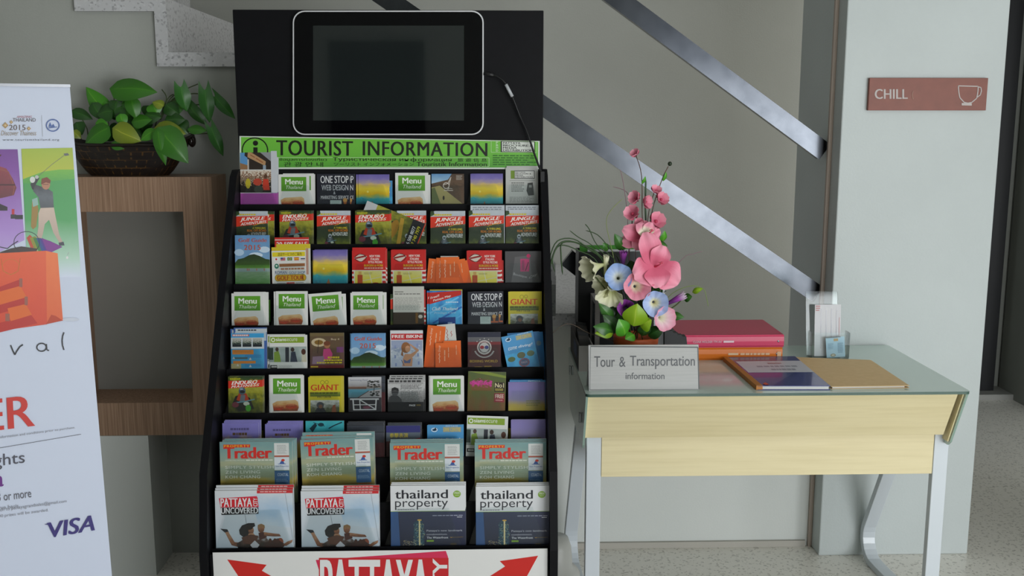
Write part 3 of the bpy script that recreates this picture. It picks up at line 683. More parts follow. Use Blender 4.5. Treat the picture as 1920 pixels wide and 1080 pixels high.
def d_letter(p):
    p.rect(0, 0, 1, DMAX, uvramp('letter_brown', [(0, '2a2018'), (1, '3c3022')], 0.8, 8)); p.rect(0.0, 0.0, 1.0, 0.84, 'bdbdb6'); p.small(0.05, 0.16, 0.34, 0.2, 1, '6a6a66', 0.8); p.small(0.05, 0.23, 0.9, 0.265, 1, '6a6a66', 0.8); p.small(0.05, 0.36, 0.95, 0.78, 9, '85857f', 0.3, 4)
    p.ell(0.88, 0.98, 0.07, 0.06, 'b9b4aa'); p.rect(0.72, 0.86, 0.8, 1.2, '6b4a1c')
def d_map(p):
    p.rect(0, 0, 1, DMAX, BLUEP); p.line([(0.0, 0.7), (0.9, 0.2)], 0.05, '6fbbe6'); p.line([(0.1, 1.0), (1, 0.5)], 0.05, '1f62b0'); p.line([(0.4, 1.1), (1, 0.75)], 0.04, '5fb0e2')
    p.poly([(0, 0.06), (0.98, 0.0), (0.98, 0.13), (0.0, 0.42)], 'b8241c'); p.text('Free!!', 0, 0, 0, 0, 'e0dcd6', bold=0.03, quad=[(0.04, 0.19), (0.30, 0.11), (0.30, 0.18), (0.04, 0.26)]); p.text('Pattaya Map', 0, 0, 0, 0, 'e0dcd6', bold=0.03, quad=[(0.12, 0.27), (0.66, 0.12), (0.66, 0.20), (0.12, 0.36)])
    p.text('Club Thailand', 0, 0, 0, 0, 'd8e2e8', bold=0.02, shear=0.3, quad=[(0.08, 0.50), (0.88, 0.51), (0.88, 0.60), (0.08, 0.61)]); p.text('Privilege Card', 0, 0, 0, 0, 'a8cbe2', bold=0.01, shear=0.3, quad=[(0.14, 0.65), (0.82, 0.64), (0.82, 0.72), (0.14, 0.74)]); p.small(0.5, 0.34, 0.9, 0.375, 1, 'c9dcea', 0.8)
    p.poly([(0.28, 0.83), (0.80, 0.81), (0.80, 1.1), (0.28, 1.1)], '1c3f86'); p.rect(0.56, 0.97, 0.7, 1.03, '8fa8c8')
def d_giant(p):
    p.rect(0, 0, 1, DMAX, uvramp('giant_yellow', [(0, '8f8f1e'), (0.5, 'b0a41e'), (1, 'c2b424')], 0.4, 4)); p.ring(0.42, 0.16, 0.06, 0.012, '6a6a1c', 12); p.ring(0.55, 0.15, 0.05, 0.012, '6a6a1c', 12)
    p.text('GIANT', 0.07, 0.225, 0.91, 0.40, 'b8341c', bold=0.03); p.rect(0.05, 0.45, 0.95, 0.58, uvramp('giant_trees', [(0, '4a5a1c'), (1, '7a8a24')], 1.0, 12)); p.small(0.05, 0.45, 0.9, 0.51, 1, '4c5218', 0.9); p.text('PATTAYA', 0.27, 0.555, 0.68, 0.63, '3a4030', bold=0.02)
    p.rect(0.06, 0.69, 0.92, 1.2, uvramp('giant_photo', [(0, '2a3420'), (0.5, '4a5038'), (1, 'b9bdb9')], 0.8, 7)); p.ell(0.35, 0.84, 0.11, 0.10, '3a3e44'); p.poly([(0.15, 1.1), (0.25, 0.92), (0.45, 0.92), (0.56, 1.1)], '26282c'); p.ell(0.36, 0.88, 0.06, 0.06, '6a4a36'); p.poly([(0.68, 1.1), (0.72, 0.85), (0.8, 0.82), (0.84, 1.1)], '7a4a34')
def d_diag(p):
    p.rect(0, 0, 1, DMAX, uvramp('diag_bg', [(0, '6a7a4a'), (0.5, '3f92b8'), (1, '3a9ad0')], 0.1, 3)); p.rect(0.04, 0.03, 0.55, 0.09, 'c9645a'); p.small(0.06, 0.04, 0.53, 0.08, 1, 'd8d4d0', 0.9)
    p.rect(0, 0.13, 1, 0.47, 'c0c8cc')
    for a, b in ((0.04, 0.31), (0.35, 0.62), (0.66, 0.94)): p.rect(a, 0.15, b, 0.41, uvramp('diag_photo', [(0.3, '1c2228'), (0.5, '5a6a5a'), (0.7, 'a8a8a0')], 1.4, 9))
    p.rect(0.04, 0.50, 0.68, 0.64, 'cc8038'); p.small(0.08, 0.52, 0.62, 0.6, 2, 'b06a28', 0.4); p.rect(0.42, 0.65, 0.92, 0.75, '3a86b8'); p.rect(0.06, 0.73, 0.5, 0.78, '4a5a5a'); p.rect(0.06, 0.84, 0.74, 0.92, 'cc8038'); p.rect(0.42, 0.94, 0.9, 1.02, '3a86b8'); p.rect(0, 0.92, 0.3, 1.1, 'a8a074')
    for x, y in ((0.08, 0.78), (0.58, 0.81), (0.2, 1.0), (0.58, 1.03)): p.poly([(x - 0.04, y), (x, y - 0.08), (x + 0.04, y)], 'c9c4bc')
def d_secure(p):
    p.rect(0, 0, 1, DMAX, 'd3d4d0'); p.rect(0.02, 0.05, 0.92, 0.21, '7f9c2a'); p.ring(0.10, 0.13, 0.045, 0.025, 'dfe4d8', 14); p.text('siam', 0.17, 0.075, 0.42, 0.165, 'e2e6da', bold=0.03); p.text('secure', 0.42, 0.09, 0.74, 0.165, 'd5dcc8')
    p.rect(0.0, 0.31, 0.98, 0.72, uvramp('secure_photo', [(0, '8f9a98'), (0.5, 'a9b4b2'), (1, '95a29e')], 0.5, 3)); p.rect(0.52, 0.31, 0.53, 0.72, 'd3d4d0')
    p.poly([(0.12, 0.72), (0.12, 0.46), (0.24, 0.42), (0.28, 0.55), (0.3, 0.72)], '7f9a3a'); p.ell(0.2, 0.38, 0.045, 0.055, '4a3a30'); p.rect(0.42, 0.33, 0.52, 0.72, '2c3038'); p.poly([(0.55, 0.72), (0.57, 0.46), (0.68, 0.44), (0.74, 0.72)], '333a4a'); p.ell(0.61, 0.39, 0.05, 0.06, '3a2c26'); p.poly([(0.84, 0.72), (0.86, 0.52), (0.96, 0.5), (0.98, 0.72)], 'b9b6a0'); p.ell(0.9, 0.45, 0.06, 0.08, '4a2c20'); p.rect(0.0, 0.34, 0.1, 0.66, '33423c')
    p.rect(0.02, 0.80, 0.2, 0.89, '17191a'); p.small(0.05, 0.82, 0.19, 0.87, 1, 'c9c9c6', 0.9); p.small(0.24, 0.81, 0.6, 0.9, 3, '9a9c98', 0.35)
def d_rest(p):
    p.rect(0, 0, 1, DMAX, uvramp('rest_photo', [(0, '2a1c1e'), (0.5, '5a3a3a'), (1, '5a4a30')], 0.8, 7)); p.rect(0, 0, 1, 0.1, '6a5a3a'); p.ell(0.26, 0.28, 0.22, 0.13, 'b8a88a'); p.ell(0.26, 0.28, 0.13, 0.07, '7a5a22'); p.line([(0.26, 0.2), (0.22, 0.6)], 0.016, '2a1c1e')
    p.text('Buy 4', 0.62, 0.16, 0.86, 0.23, 'c9b9a0'); p.poly([(0.36, 0.78), (0.4, 0.48), (0.58, 0.46), (0.66, 0.62), (0.62, 0.8)], 'c0447a'); p.ell(0.5, 0.36, 0.09, 0.10, '9a6a48'); p.ell(0.5, 0.31, 0.1, 0.07, '6a3a24'); p.poly([(0.06, 0.92), (0.08, 0.7), (0.4, 0.68), (0.44, 0.92)], '8a7084'); p.rect(0.78, 0.42, 0.98, 0.58, '6a3a6a')
    p.small(0.52, 0.70, 0.95, 0.76, 1, 'c8b824', 0.9, 2); p.small(0.4, 0.785, 0.97, 0.835, 1, 'c8b824', 0.9, 3); p.small(0.2, 0.86, 0.97, 0.905, 1, 'c8b824', 0.9, 4); p.rect(0, 0.95, 1, DMAX, '5f1a1c'); p.small(0.02, 0.98, 0.24, 1.02, 1, 'c8b824', 0.9)
def d_bikini(p):
    p.rect(0, 0, 1, DMAX, 'cfd2d6'); p.rect(0.02, 0.09, 1.0, 0.28, 'b8242a'); p.text('FREE BIKINI', 0.05, 0.13, 0.98, 0.225, 'e2e0de', bold=0.04)
    p.rect(0.02, 0.30, 0.98, 1.12, uvramp('bikini_tiles', [(0.3, 'a9b2c4'), (0.5, 'c3c8d0'), (0.7, '8f9ab4')], 1.2, 7)); 
    for x, y in ((0.12, 0.45), (0.12, 0.75), (0.8, 0.4), (0.82, 0.7), (0.84, 0.95), (0.14, 1.0)): p.rect(x, y, x + 0.05, y + 0.1, '7f8cb4')
    p.poly([(0.36, 1.1), (0.38, 0.86), (0.44, 0.72), (0.62, 0.72), (0.68, 0.86), (0.66, 1.1)], 'b98a6a'); p.poly([(0.58, 0.74), (0.78, 0.62), (0.62, 0.46), (0.55, 0.44), (0.60, 0.40), (0.88, 0.60), (0.68, 0.82)], 'b98a6a')
    p.ell(0.47, 0.52, 0.14, 0.17, '8a5a36'); p.ell(0.53, 0.56, 0.08, 0.10, 'b98a6a'); p.poly([(0.36, 0.56), (0.32, 0.75), (0.4, 0.8)], '8a5a36'); p.poly([(0.40, 0.88), (0.5, 0.94), (0.63, 0.86), (0.6, 1.0), (0.42, 1.0)], '5a6486'); p.line([(0.33, 0.9), (0.42, 1.08)], 0.02, '46506e')
def d_box(p):
    p.rect(0, 0, 1, DMAX, '43181c'); p.rect(0, 0, 1, 0.13, '26283a'); p.rect(0, 0.13, 1, 0.27, '5a5a5e'); p.rect(0, 0.27, 1, 0.36, '6f2428')
    p.ring(0.5, 0.44, 0.20, 0.035, 'b9b6b2', 24); p.ell(0.5, 0.44, 0.185, 0.185, '5a5658'); p.ell(0.5, 0.44, 0.145, 0.145, 'b0aeac'); p.ell(0.43, 0.44, 0.065, 0.055, '8a2c34'); p.ell(0.57, 0.44, 0.065, 0.055, '3a3f74')
    p.text('PATTAYA', 0.38, 0.265, 0.62, 0.305, 'cfa0a0', bold=0.02); p.text('BOXING WORLD', 0.36, 0.565, 0.64, 0.6, 'b9b6b2', bold=0.01)
    for i in range(16):
        a = math.radians(25 + i * 130 / 15.0 - 0); p.ell(0.5 + 0.3 * math.cos(a), 0.44 + 0.3 * math.sin(a), 0.03, 0.022, '9a9896', 8)
    for x, y in ((0.5, 0.17), (0.37, 0.2), (0.63, 0.2), (0.28, 0.26), (0.72, 0.26)): p.ell(x, y, 0.016, 0.016, 'b9b6b2', 6)
    p.text('BOXING WORLD', 0.06, 0.82, 0.90, 0.895, 'b8963a', bold=0.02); p.rect(0.2, 1.02, 0.42, 1.04, '9a7a24'); p.small(0.5, 1.0, 0.72, 1.06, 1, '9a7a24', 1.0)
def d_dive(p):
    p.rect(0, 0, 1, DMAX, BLUEP); p.poly([(0, 0), (1, 0), (1, 0.5), (0, 0.6)], flat('4a94c8', 0.4)); p.ring(0.2, 0.13, 0.08, 0.02, 'dfe6ea', 14, 0.05); p.poly([(0.14, 0.15), (0.24, 0.06), (0.26, 0.14), (0.2, 0.16)], '1c2a38')
    p.rect(0.44, 0.05, 0.95, 0.2, '8a9a9a'); p.text('DIVE CENTRE', 0.46, 0.07, 0.93, 0.18, 'cdb84a', bold=0.03); p.text('PATTAYA', 0.52, 0.01, 0.86, 0.045, 'dfe6ea')
    p.text('come', 0.14, 0.37, 0.42, 0.46, 'dfe8ee', shear=0.25, bold=0.015); p.text('diving!', 0.46, 0.36, 0.92, 0.47, 'dfe8ee', shear=0.25, bold=0.015)
    p.ell(0.18, 0.75, 0.12, 0.08, '5a6a3a'); p.ell(0.5, 0.68, 0.13, 0.1, '6a6a4a'); p.ell(0.8, 0.68, 0.12, 0.09, '6a7a5a'); p.ell(0.55, 0.92, 0.17, 0.14, '8a5a6a'); p.ell(0.55, 0.92, 0.13, 0.1, '4a5a7a'); p.text('PADI', 0.46, 0.88, 0.64, 0.95, 'b9a0a8')
def d_pool(p):
    p.rect(0, 0, 1, DMAX, '2c2a2e'); p.rect(0, 0.0, 1, 0.62, uvramp('pool_photo', [(0.0, '4a6a74'), (0.35, '3f7f92'), (0.5, '7a6a60'), (0.6, '8f8f92'), (1.0, 'c4c4c8')], 0.1, 5)); p.text('Swimming Pool', 0.05, 0.06, 0.58, 0.13, '5a6478')
    p.poly([(0.3, 0.62), (0.62, 0.42), (1, 0.36), (1, 0.62)], '8a8a8c'); p.line([(0.26, 0.64), (0.62, 0.42)], 0.02, '4a2c24'); p.rect(0.0, 0.30, 0.55, 0.36, uvramp('pool_trees', [(0, '4a3c34'), (1, '6a4a3a')], 0.8, 8))
    rnd = random.Random(5)
    for i in range(26): p.ell(0.77 + rnd.uniform(-0.17, 0.17), 0.22 + rnd.uniform(-0.12, 0.09), 0.04, 0.016, '23271f', 7, False)
    for i in range(12): p.ell(0.8 + rnd.uniform(-0.12, 0.12), 0.5 + rnd.uniform(-0.05, 0.07), 0.04, 0.02, '1c201c', 7, False)
    p.L += 1; p.line([(0.79, 0.25), (0.77, 0.46)], 0.02, '23271f')
    q = 'b9b9ba'
    p.line([(0.05, 0.67), (0.92, 0.67)], 0.045, q); p.line([(0.14, 0.68), (0.16, 1.0)], 0.04, q); p.line([(0.84, 0.68), (0.82, 1.0)], 0.04, q); p.line([(0.14, 0.99), (0.84, 0.99)], 0.035, q); p.line([(0.34, 0.68), (0.36, 1.0)], 0.03, q); p.line([(0.16, 0.84), (0.84, 0.84)], 0.025, q); p.line([(0.36, 0.7), (0.82, 0.98)], 0.03, q); p.ell(0.55, 0.92, 0.12, 0.04, '6a3a4a')
def d_page(p):
    p.rect(0, 0, 1, DMAX, '17171a'); p.rect(0, 0, 1, 0.64, NEWSP); p.small(0.04, 0.03, 0.96, 0.085, 1, '3a3a3a', 1.0); p.rect(0, 0.11, 1, 0.12, '5a5a5a'); p.small(0.36, 0.15, 0.97, 0.28, 6, '4a4a4a', 0.5, 8); p.small(0.36, 0.34, 0.97, 0.62, 9, '5c5c5c', 0.45, 9)
    p.poly([(0.0, 0.64), (0.04, 0.5), (0.14, 0.44), (0.28, 0.46), (0.38, 0.56), (0.40, 0.64)], '3c3c3e'); p.ell(0.2, 0.36, 0.10, 0.11, '4a4a4c'); p.poly([(0.1, 0.34), (0.11, 0.25), (0.2, 0.22), (0.3, 0.26), (0.31, 0.34), (0.2, 0.3)], '1c1c1e'); p.line([(0.11, 0.36), (0.3, 0.36)], 0.02, '1c1c1e')
    p.text('PAGE', 0.60, 0.71, 0.77, 0.76, 'cfcfcf', bold=0.03); p.small(0.8, 0.71, 0.92, 0.75, 1, '6a5a2a', 1.0)
def d_dusk(p):
    p.rect(0, 0, 1, DMAX, DUSK); p.poly([(0, 0.0), (0.62, 0.1), (1, 0.16), (1, 0.1), (0.5, 0.0)], '7a8a34'); p.poly([(0.04, 0.28), (0.3, 0.16), (0.64, 0.24), (0.62, 0.5), (0.1, 0.5)], PINKP); p.rect(0.70, 0.27, 0.97, 0.52, '2a1c14'); p.text('No1', 0.715, 0.29, 0.95, 0.41, 'd5c9a0', bold=0.03); p.small(0.72, 0.44, 0.94, 0.5, 2, 'c0b050', 0.6)
    p.rect(0.70, 0.56, 0.97, 0.80, '8a2a34'); p.text('FREE', 0.73, 0.59, 0.95, 0.69, 'd9c9b9', bold=0.03); p.small(0.74, 0.73, 0.93, 0.77, 1, 'c98a8a', 0.7)
def d_purple(p):
    p.rect(0, 0, 1, DMAX, uvramp('print_violet', [(0.0, '3a3a20'), (0.44, 'a8941c'), (0.56, 'c2aa22'), (0.66, 'b8a04a'), (0.74, '8a82a4'), (0.9, '7f76b0'), (1.0, '7a70a8')], 0.12, 3.0)); p.small(0.5, 0.52, 0.9, 0.7, 3, '7f8030', 0.45, 3)
def d_violet2(p):
    p.rect(0, 0, 1, DMAX, uvramp('print_violet_cloud', [(0.0, '5a5a10'), (0.5, 'b8941c'), (0.72, 'b09a54'), (0.84, '6f6aa8'), (1.0, '7a74b8')], 0.2, 4.0)); p.small(0.22, 0.14, 0.75, 0.2, 1, '4f4a78', 1.0); p.small(0.28, 0.27, 0.78, 0.34, 1, '54402a', 1.0, 2)
def d_teal(p):
    p.rect(0, 0, 1, DMAX, TEALP); p.poly([(0.1, 0.2), (0.25, 0.05), (0.3, 0.12), (0.18, 0.3)], '0e2e3a'); p.ell(0.4, 0.1, 0.08, 0.05, '123642'); p.line([(0.6, 0.2), (0.75, 0.12), (0.95, 0.04)], 0.03, '0e2e3a'); p.line([(0.2, 0.04), (0.5, 0.14)], 0.016, '123642')
def d_dark(p):
    p.rect(0, 0, 1, DMAX, '26282e'); p.rect(0, 0.02, 1, 0.2, '3a3f48'); p.rect(0.0, 0.22, 1.0, 0.42, uvramp('dark_cover', [(0, '2c2e3a'), (1, '40424c')], 0.5, 5)); p.ell(0.75, 0.9, 0.1, 0.08, '9a9896', 10); p.ell(0.75, 0.9, 0.08, 0.06, '43181c', 10); p.rect(0, 0.5, 1, DMAX, '43181c')
def d_kanji(p):
    p.rect(0, 0, 1, DMAX, '3a1418'); p.rect(0, 0, 1, 0.2, '2f3070'); p.poly([(0, 0.2), (1, 0.2), (1, 0.38), (0.2, 0.46), (0, 0.46)], '5a6470'); p.poly([(0.3, 0.5), (1, 0.36), (1, 0.5)], '8a2428'); p.text('拳擊表演', 0.1, 0.22, 0.64, 0.36, 'c0ae2a', bold=0.03); p.text('拳王', 0.1, 0.44, 0.3, 0.55, 'b0a028', bold=0.02)
def d_slip(p):
    p.rect(0, 0, 1, DMAX, 'b9bfc6'); p.small(0.06, 0.05, 0.94, 0.16, 2, '7a8088', 0.5)
def d_sale(p):
    p.rect(0, 0, 1, DMAX, 'c23028'); p.rect(0.0, 0.06, 1.0, 0.08, 'e0dcd8'); p.text('20-50% SALE', 0.05, 0.135, 0.95, 0.26, 'e2deda', bold=0.03)
def d_yellow(p):
    p.rect(0, 0, 1, DMAX, 'c9c8c0'); p.rect(0, 0, 1, 0.13, 'cdb92c'); p.poly([(0, 0.13), (0.78, 0.10), (0.78, 1.2), (0, 1.2)], '8a4a34'); p.rect(0.84, 0.13, 0.94, 0.9, 'b08a7a')
def d_pill(p):
    p.rect(0, 0, 1, DMAX, '3f5f9e'); p.rect(0.05, 0.03, 1, 0.14, 'b9c2c8'); p.small(0.12, 0.06, 0.7, 0.1, 1, '1c2430', 0.9); p.rect(0.03, 0.14, 0.98, 0.4, 'a8b8c4')
def d_blueback(p):
    p.rect(0, 0, 1, DMAX, uvramp('dive_back', [(0, '134a7a'), (1, '1a6aa4')], 0.4, 4)); p.ell(0.85, 0.35, 0.08, 0.08, '5a7a8a')
def d_endback(p):
    """back cover lying on its side: photo of riders, phone numbers along the end"""
    p.rect(0, 0, 1, DMAX, GRASSP); p.rect(0, 0, 1, 0.34, 'b4b6b8'); p.poly([(0.18, 0), (0.55, 0), (0.75, 0.25), (0.2, 0.3)], 'c8381c'); p.small(0.28, 0.12, 0.6, 0.26, 2, 'e2e0da', 0.7)
    bike(p, 0.45, 0.62, 0.8, '3a4a78', 'a9b2b8', '8a6a1c'); p.ell(0.5, 1.05, 0.3, 0.13, '8f6a1c'); p.poly([(0.1, 1.3), (0.9, 1.12), (0.9, 1.24), (0.1, 1.42)], 'a8862c'); p.rect(0, 1.50, 1, 1.88, '17171a'); p.rect(0, 1.88, 1, DMAX, 'cc3a20')
    p.text('086 508 8077', 0.1, 1.56, 0.8, 1.66, 'd5d6d8', bold=0.03); p.text('087 740 7979', 0.15, 1.70, 0.85, 1.80, 'c9c224', bold=0.03)

MWD, MHT, MT = 0.205, 0.25, 0.005
MD = MHT / MWD
def d_trader(p):
    p.rect(0, 0, 1, 0.68, TRADERP); p.rect(0, 0.68, 1, MD, '3c4a2a')
    p.text('Trader', 0.05, 0.075, 0.72, 0.235, 'c8302a', bold=0.06); p.rect(0.05, 0.035, 0.42, 0.078, 'c8302a'); p.text('PROPERTY', 0.06, 0.042, 0.41, 0.074, 'e0b02a', bold=0.03, space=1.25)
    p.text('CONNECTING PATTAYA', 0.07, 0.25, 0.34, 0.268, 'cfd2c4', bold=0.01); p.small(0.36, 0.25, 0.74, 0.268, 1, 'cfd2c4', 0.9)
    for i, (s, e) in enumerate((('SIMPLY STYLISH', 0.74), ('ZEN LIVING', 0.55), ('KOH CHANG', 0.55))):
        p.text(s, 0.07, 0.335 + i * 0.068, e, 0.378 + i * 0.068, 'ccd0c6', bold=0.015, space=1.1)
    p.rect(0.75, 0.02, 0.955, 0.195, 'cfd2d0'); p.small(0.79, 0.05, 0.93, 0.18, 7, '8a8c8c', 0.35, 5); p.rect(0.75, 0.195, 0.955, 0.215, 'b05a48'); p.rect(0.75, 0.22, 0.955, 0.40, 'cdd4da')
    p.poly([(0.82, 0.31), (0.86, 0.245), (0.89, 0.31)], '3a5a9a'); p.ell(0.87, 0.262, 0.025, 0.018, 'c03a2a'); p.line([(0.8, 0.315), (0.91, 0.315)], 0.008, '3a5a9a'); p.text('Siam Properties', 0.765, 0.335, 0.945, 0.362, '3a5a9a', bold=0.01)
    p.rect(0.75, 0.41, 0.955, 0.63, '2f567f'); p.text('COASTAL', 0.79, 0.445, 0.94, 0.485, 'b9c6d0'); p.small(0.77, 0.53, 0.94, 0.58, 3, '7f9ab0', 0.35, 6); p.text('BIZPAGE', 0.77, 0.64, 0.95, 0.675, 'b85a3a', bold=0.02)
def d_uncov(p):
    p.rect(0, 0, 1, MD, uvramp('uncovered_sky', [(0.0, '9fb2c4'), (0.45, 'b4c2ce'), (1.0, 'd2d6da')], 0.25, 2.5)); p.poly([(0.45, 0.05), (1, 0.05), (1, 0.5), (0.55, 0.45)], uvramp('uncovered_blue', [(0, 'c4d0da'), (0.5, 'a6bfd6'), (1, 'ccd4dc')], 0.9, 2))
    p.rect(0.54, 0.0, 1, 0.04, 'c42e34'); p.small(0.58, 0.013, 0.93, 0.027, 1, 'dcb0b0', 0.9)
    p.poly([(0.05, 0.10), (0.54, 0.075), (0.56, 0.22), (0.07, 0.22)], 'cf2f4a'); p.rect(0.065, 0.095, 0.55, 0.215, 'c4222c'); p.text('PATTAYA', 0.07, 0.1, 0.475, 0.212, 'dcdde0', bold=0.045); p.text('CITY', 0, 0, 0, 0, 'dcdde0', bold=0.03, quad=[(0.49, 0.21), (0.49, 0.1), (0.545, 0.1), (0.545, 0.21)])
    p.poly([(0.07, 0.222), (0.555, 0.222), (0.555, 0.31), (0.08, 0.32)], '1c1c20'); p.text('UNCOVERED', 0.075, 0.225, 0.55, 0.303, 'dcdde0', bold=0.04)
    SK, DKN = uvramp('skin_print', [(0.2, '6a4430'), (0.5, '8a5c42'), (0.8, 'a0785c')], 1.0, 5), uvramp('dark_clothes', [(0.2, '1c1a1a'), (0.5, '3a2c26'), (0.7, '5a4a44'), (0.85, '8a8a8c')], 1.3, 7)
    p.line([(0.38, 0.32), (0.40, 0.45)], 0.006, '8a8f96'); p.line([(0.9, 0.02), (1.0, 0.7)], 0.005, '9aa6b0')
    p.poly([(0.06, 0.50), (0.15, 0.51), (0.17, 0.55), (0.12, 0.555)], '23252c'); p.poly([(0.12, 0.55), (0.16, 0.54), (0.24, 0.68), (0.34, 0.69), (0.33, 0.76), (0.2, 0.72)], SK)
    p.poly([(0.26, 0.70), (0.4, 0.62), (0.62, 0.6), (0.7, 0.68), (0.68, 0.80), (0.3, 0.80)], DKN); p.poly([(0.30, 0.52), (0.34, 0.46), (0.42, 0.43), (0.50, 0.43), (0.51, 0.47), (0.46, 0.5), (0.44, 0.58), (0.36, 0.62), (0.31, 0.58)], '262527'); p.ell(0.455, 0.525, 0.036, 0.055, SK); p.ell(0.43, 0.49, 0.05, 0.03, '2a2420'); p.poly([(0.42, 0.57), (0.48, 0.56), (0.53, 0.62), (0.40, 0.68)], SK); p.ell(0.585, 0.505, 0.042, 0.055, SK); p.poly([(0.54, 0.5), (0.545, 0.455), (0.59, 0.44), (0.63, 0.46), (0.635, 0.5), (0.59, 0.48)], '8a6a48'); p.poly([(0.55, 0.56), (0.62, 0.55), (0.66, 0.62), (0.56, 0.66)], '4a2c28')
    p.poly([(0.33, 0.62), (0.45, 0.58), (0.55, 0.6), (0.5, 0.72), (0.36, 0.7)], '5a3c30'); p.poly([(0.62, 0.55), (0.74, 0.57), (0.82, 0.58), (0.84, 0.61), (0.74, 0.61), (0.62, 0.6)], SK); p.poly([(0.44, 0.72), (0.5, 0.66), (0.56, 0.72), (0.5, 0.8)], 'b9bcc2')
    p.ell(0.83, 0.68, 0.04, 0.05, '8a4a34'); p.ell(0.72, 0.74, 0.05, 0.05, '9a8a80'); p.poly([(0.62, 0.70), (0.78, 0.64), (0.9, 0.72), (0.82, 0.80), (0.64, 0.80)], '3c2824'); p.poly([(0.86, 0.72), (0.92, 0.68), (0.99, 0.655), (0.98, 0.69), (0.9, 0.74)], SK)
    for x in (0.7, 0.76, 0.8): p.ell(x, 0.665, 0.02, 0.03, '4a2c22')
def d_thai(p):
    m0 = p.mp; p.mp = lambda x, d: m0(x, d * 0.95)
    p.rect(0, 0, 1, MD, 'd6d8da'); p.rect(0, 0.37, 1, MD, uvramp('tower_night', [(0.0, '10121e'), (0.35, '1a2036'), (1.0, '343a56')], 0.15, 3)); p.poly([(0, 0.37), (0.1, 0.37), (0.14, MD), (0, MD)], '3a5a8a'); p.rect(0, 0.365, 1, 0.372, '8fae5a')
    p.text('thailand', 0.06, 0.06, 0.77, 0.185, '26282e', bold=0.02); p.text('property', 0.06, 0.205, 0.77, 0.345, '33353b', bold=-0.005); p.ell(0.89, 0.125, 0.052, 0.05, '7fa636', 18); p.text('FREE', 0.855, 0.095, 0.93, 0.125, 'd5dcc4', bold=0.02); p.rect(0.865, 0.14, 0.92, 0.146, 'c9d4b0')
    p.small(0.09, 0.337, 0.33, 0.347, 1, '55585c', 0.9); p.small(0.56, 0.427, 0.98, 0.44, 1, '9a9eb0', 0.9); p.small(0.89, 0.452, 0.96, 0.464, 1, 'c9ccd4', 0.9)
    rnd = random.Random(3)
    p.poly([(0.30, 0.86), (0.31, 0.53), (0.36, 0.49), (0.42, 0.5), (0.44, 0.56), (0.45, 0.86)], '2c4a5a')
    for i in range(90): x = rnd.uniform(0.30, 0.45); y = rnd.uniform(0.54, 0.86); p.poly([(x, y), (x + 0.012, y), (x + 0.012, y + 0.005), (x, y + 0.005)], ('8fb0a8', 'b9b47a', '6a98a0')[i % 3], False)
    for i in range(50): x = rnd.uniform(0.16, 0.34); y = rnd.uniform(0.78, 0.86) ; p.poly([(x, y), (x + 0.014, y), (x + 0.014, y + 0.005), (x, y + 0.005)], ('b9a87a', '9a9a8a')[i % 2], False)
    p.L += 1; p.rect(0.375, 0.50, 0.395, 0.86, 'd9cd9a'); p.ell(0.385, 0.495, 0.03, 0.012, 'cfa24a')
    p.text("Pattaya's new landmark", 0.48, 0.635, 0.96, 0.672, 'c3c6d0'); p.text('condominium.', 0.48, 0.69, 0.76, 0.715, 'c3c6d0'); p.text('The Waterfront', 0.48, 0.735, 0.77, 0.765, 'dadce2', bold=0.02); p.rect(0.48, 0.785, 0.575, 0.81, '7fa636'); p.line([(0.8, 0.75), (0.97, 0.745)], 0.003, 'a88a34'); p.poly([(0.79, 0.74), (0.81, 0.76), (0.83, 0.74), (0.81, 0.75)], 'cfa24a'); p.rect(0.8, 0.83, 0.88, 0.86, '4a4030')

for nm, fn in list(globals().items()):
    if nm.startswith('d_') and callable(fn): design(nm[2:], fn)
for nm in ('trader', 'uncov', 'thai'): design(nm, DES[nm][0], MWD, MHT, MT, 'c9c9c6')
for nm, t_ in (('card', 0.0008), ('wcard', 0.0008)): design(nm, DES[nm][0], 0.055, 0.09, t_)
design('market', d_market, 0.107, 0.21)
design('dusk', d_dusk, 0.107, 0.205, 0.004)
MESH = {}
def leaf_mesh(name, h):
    fn, w, h0, t, back = DES[name]
    k = (name, round(h, 3))
    if (name, 0) not in MESH:
        p = sheet(w, h0, t, back); fn(p); MESH[(name, 0)] = p.mesh(name + '_print')
    if k not in MESH:
        me = MESH[(name, 0)].copy()
        for v in me.vertices:
            if v.co.z < -h0 + 0.004: v.co.z = -h
            elif v.co.z < -h + 0.002: v.co.z = -h + 0.001
        MESH[k] = me
    return MESH[k]
TIERN = ['top', 'second', 'third', 'fourth', 'fifth', 'sixth', 'seventh', 'eighth', 'lowest']
NTH = ['first', 'second', 'third', 'fourth', 'fifth', 'sixth', 'seventh', 'last']
KIND = {'trader': 'magazine', 'uncov': 'magazine', 'thai': 'magazine', 'card': 'card', 'wcard': 'card', 'page': 'newspaper', 'dusk': 'magazine'}
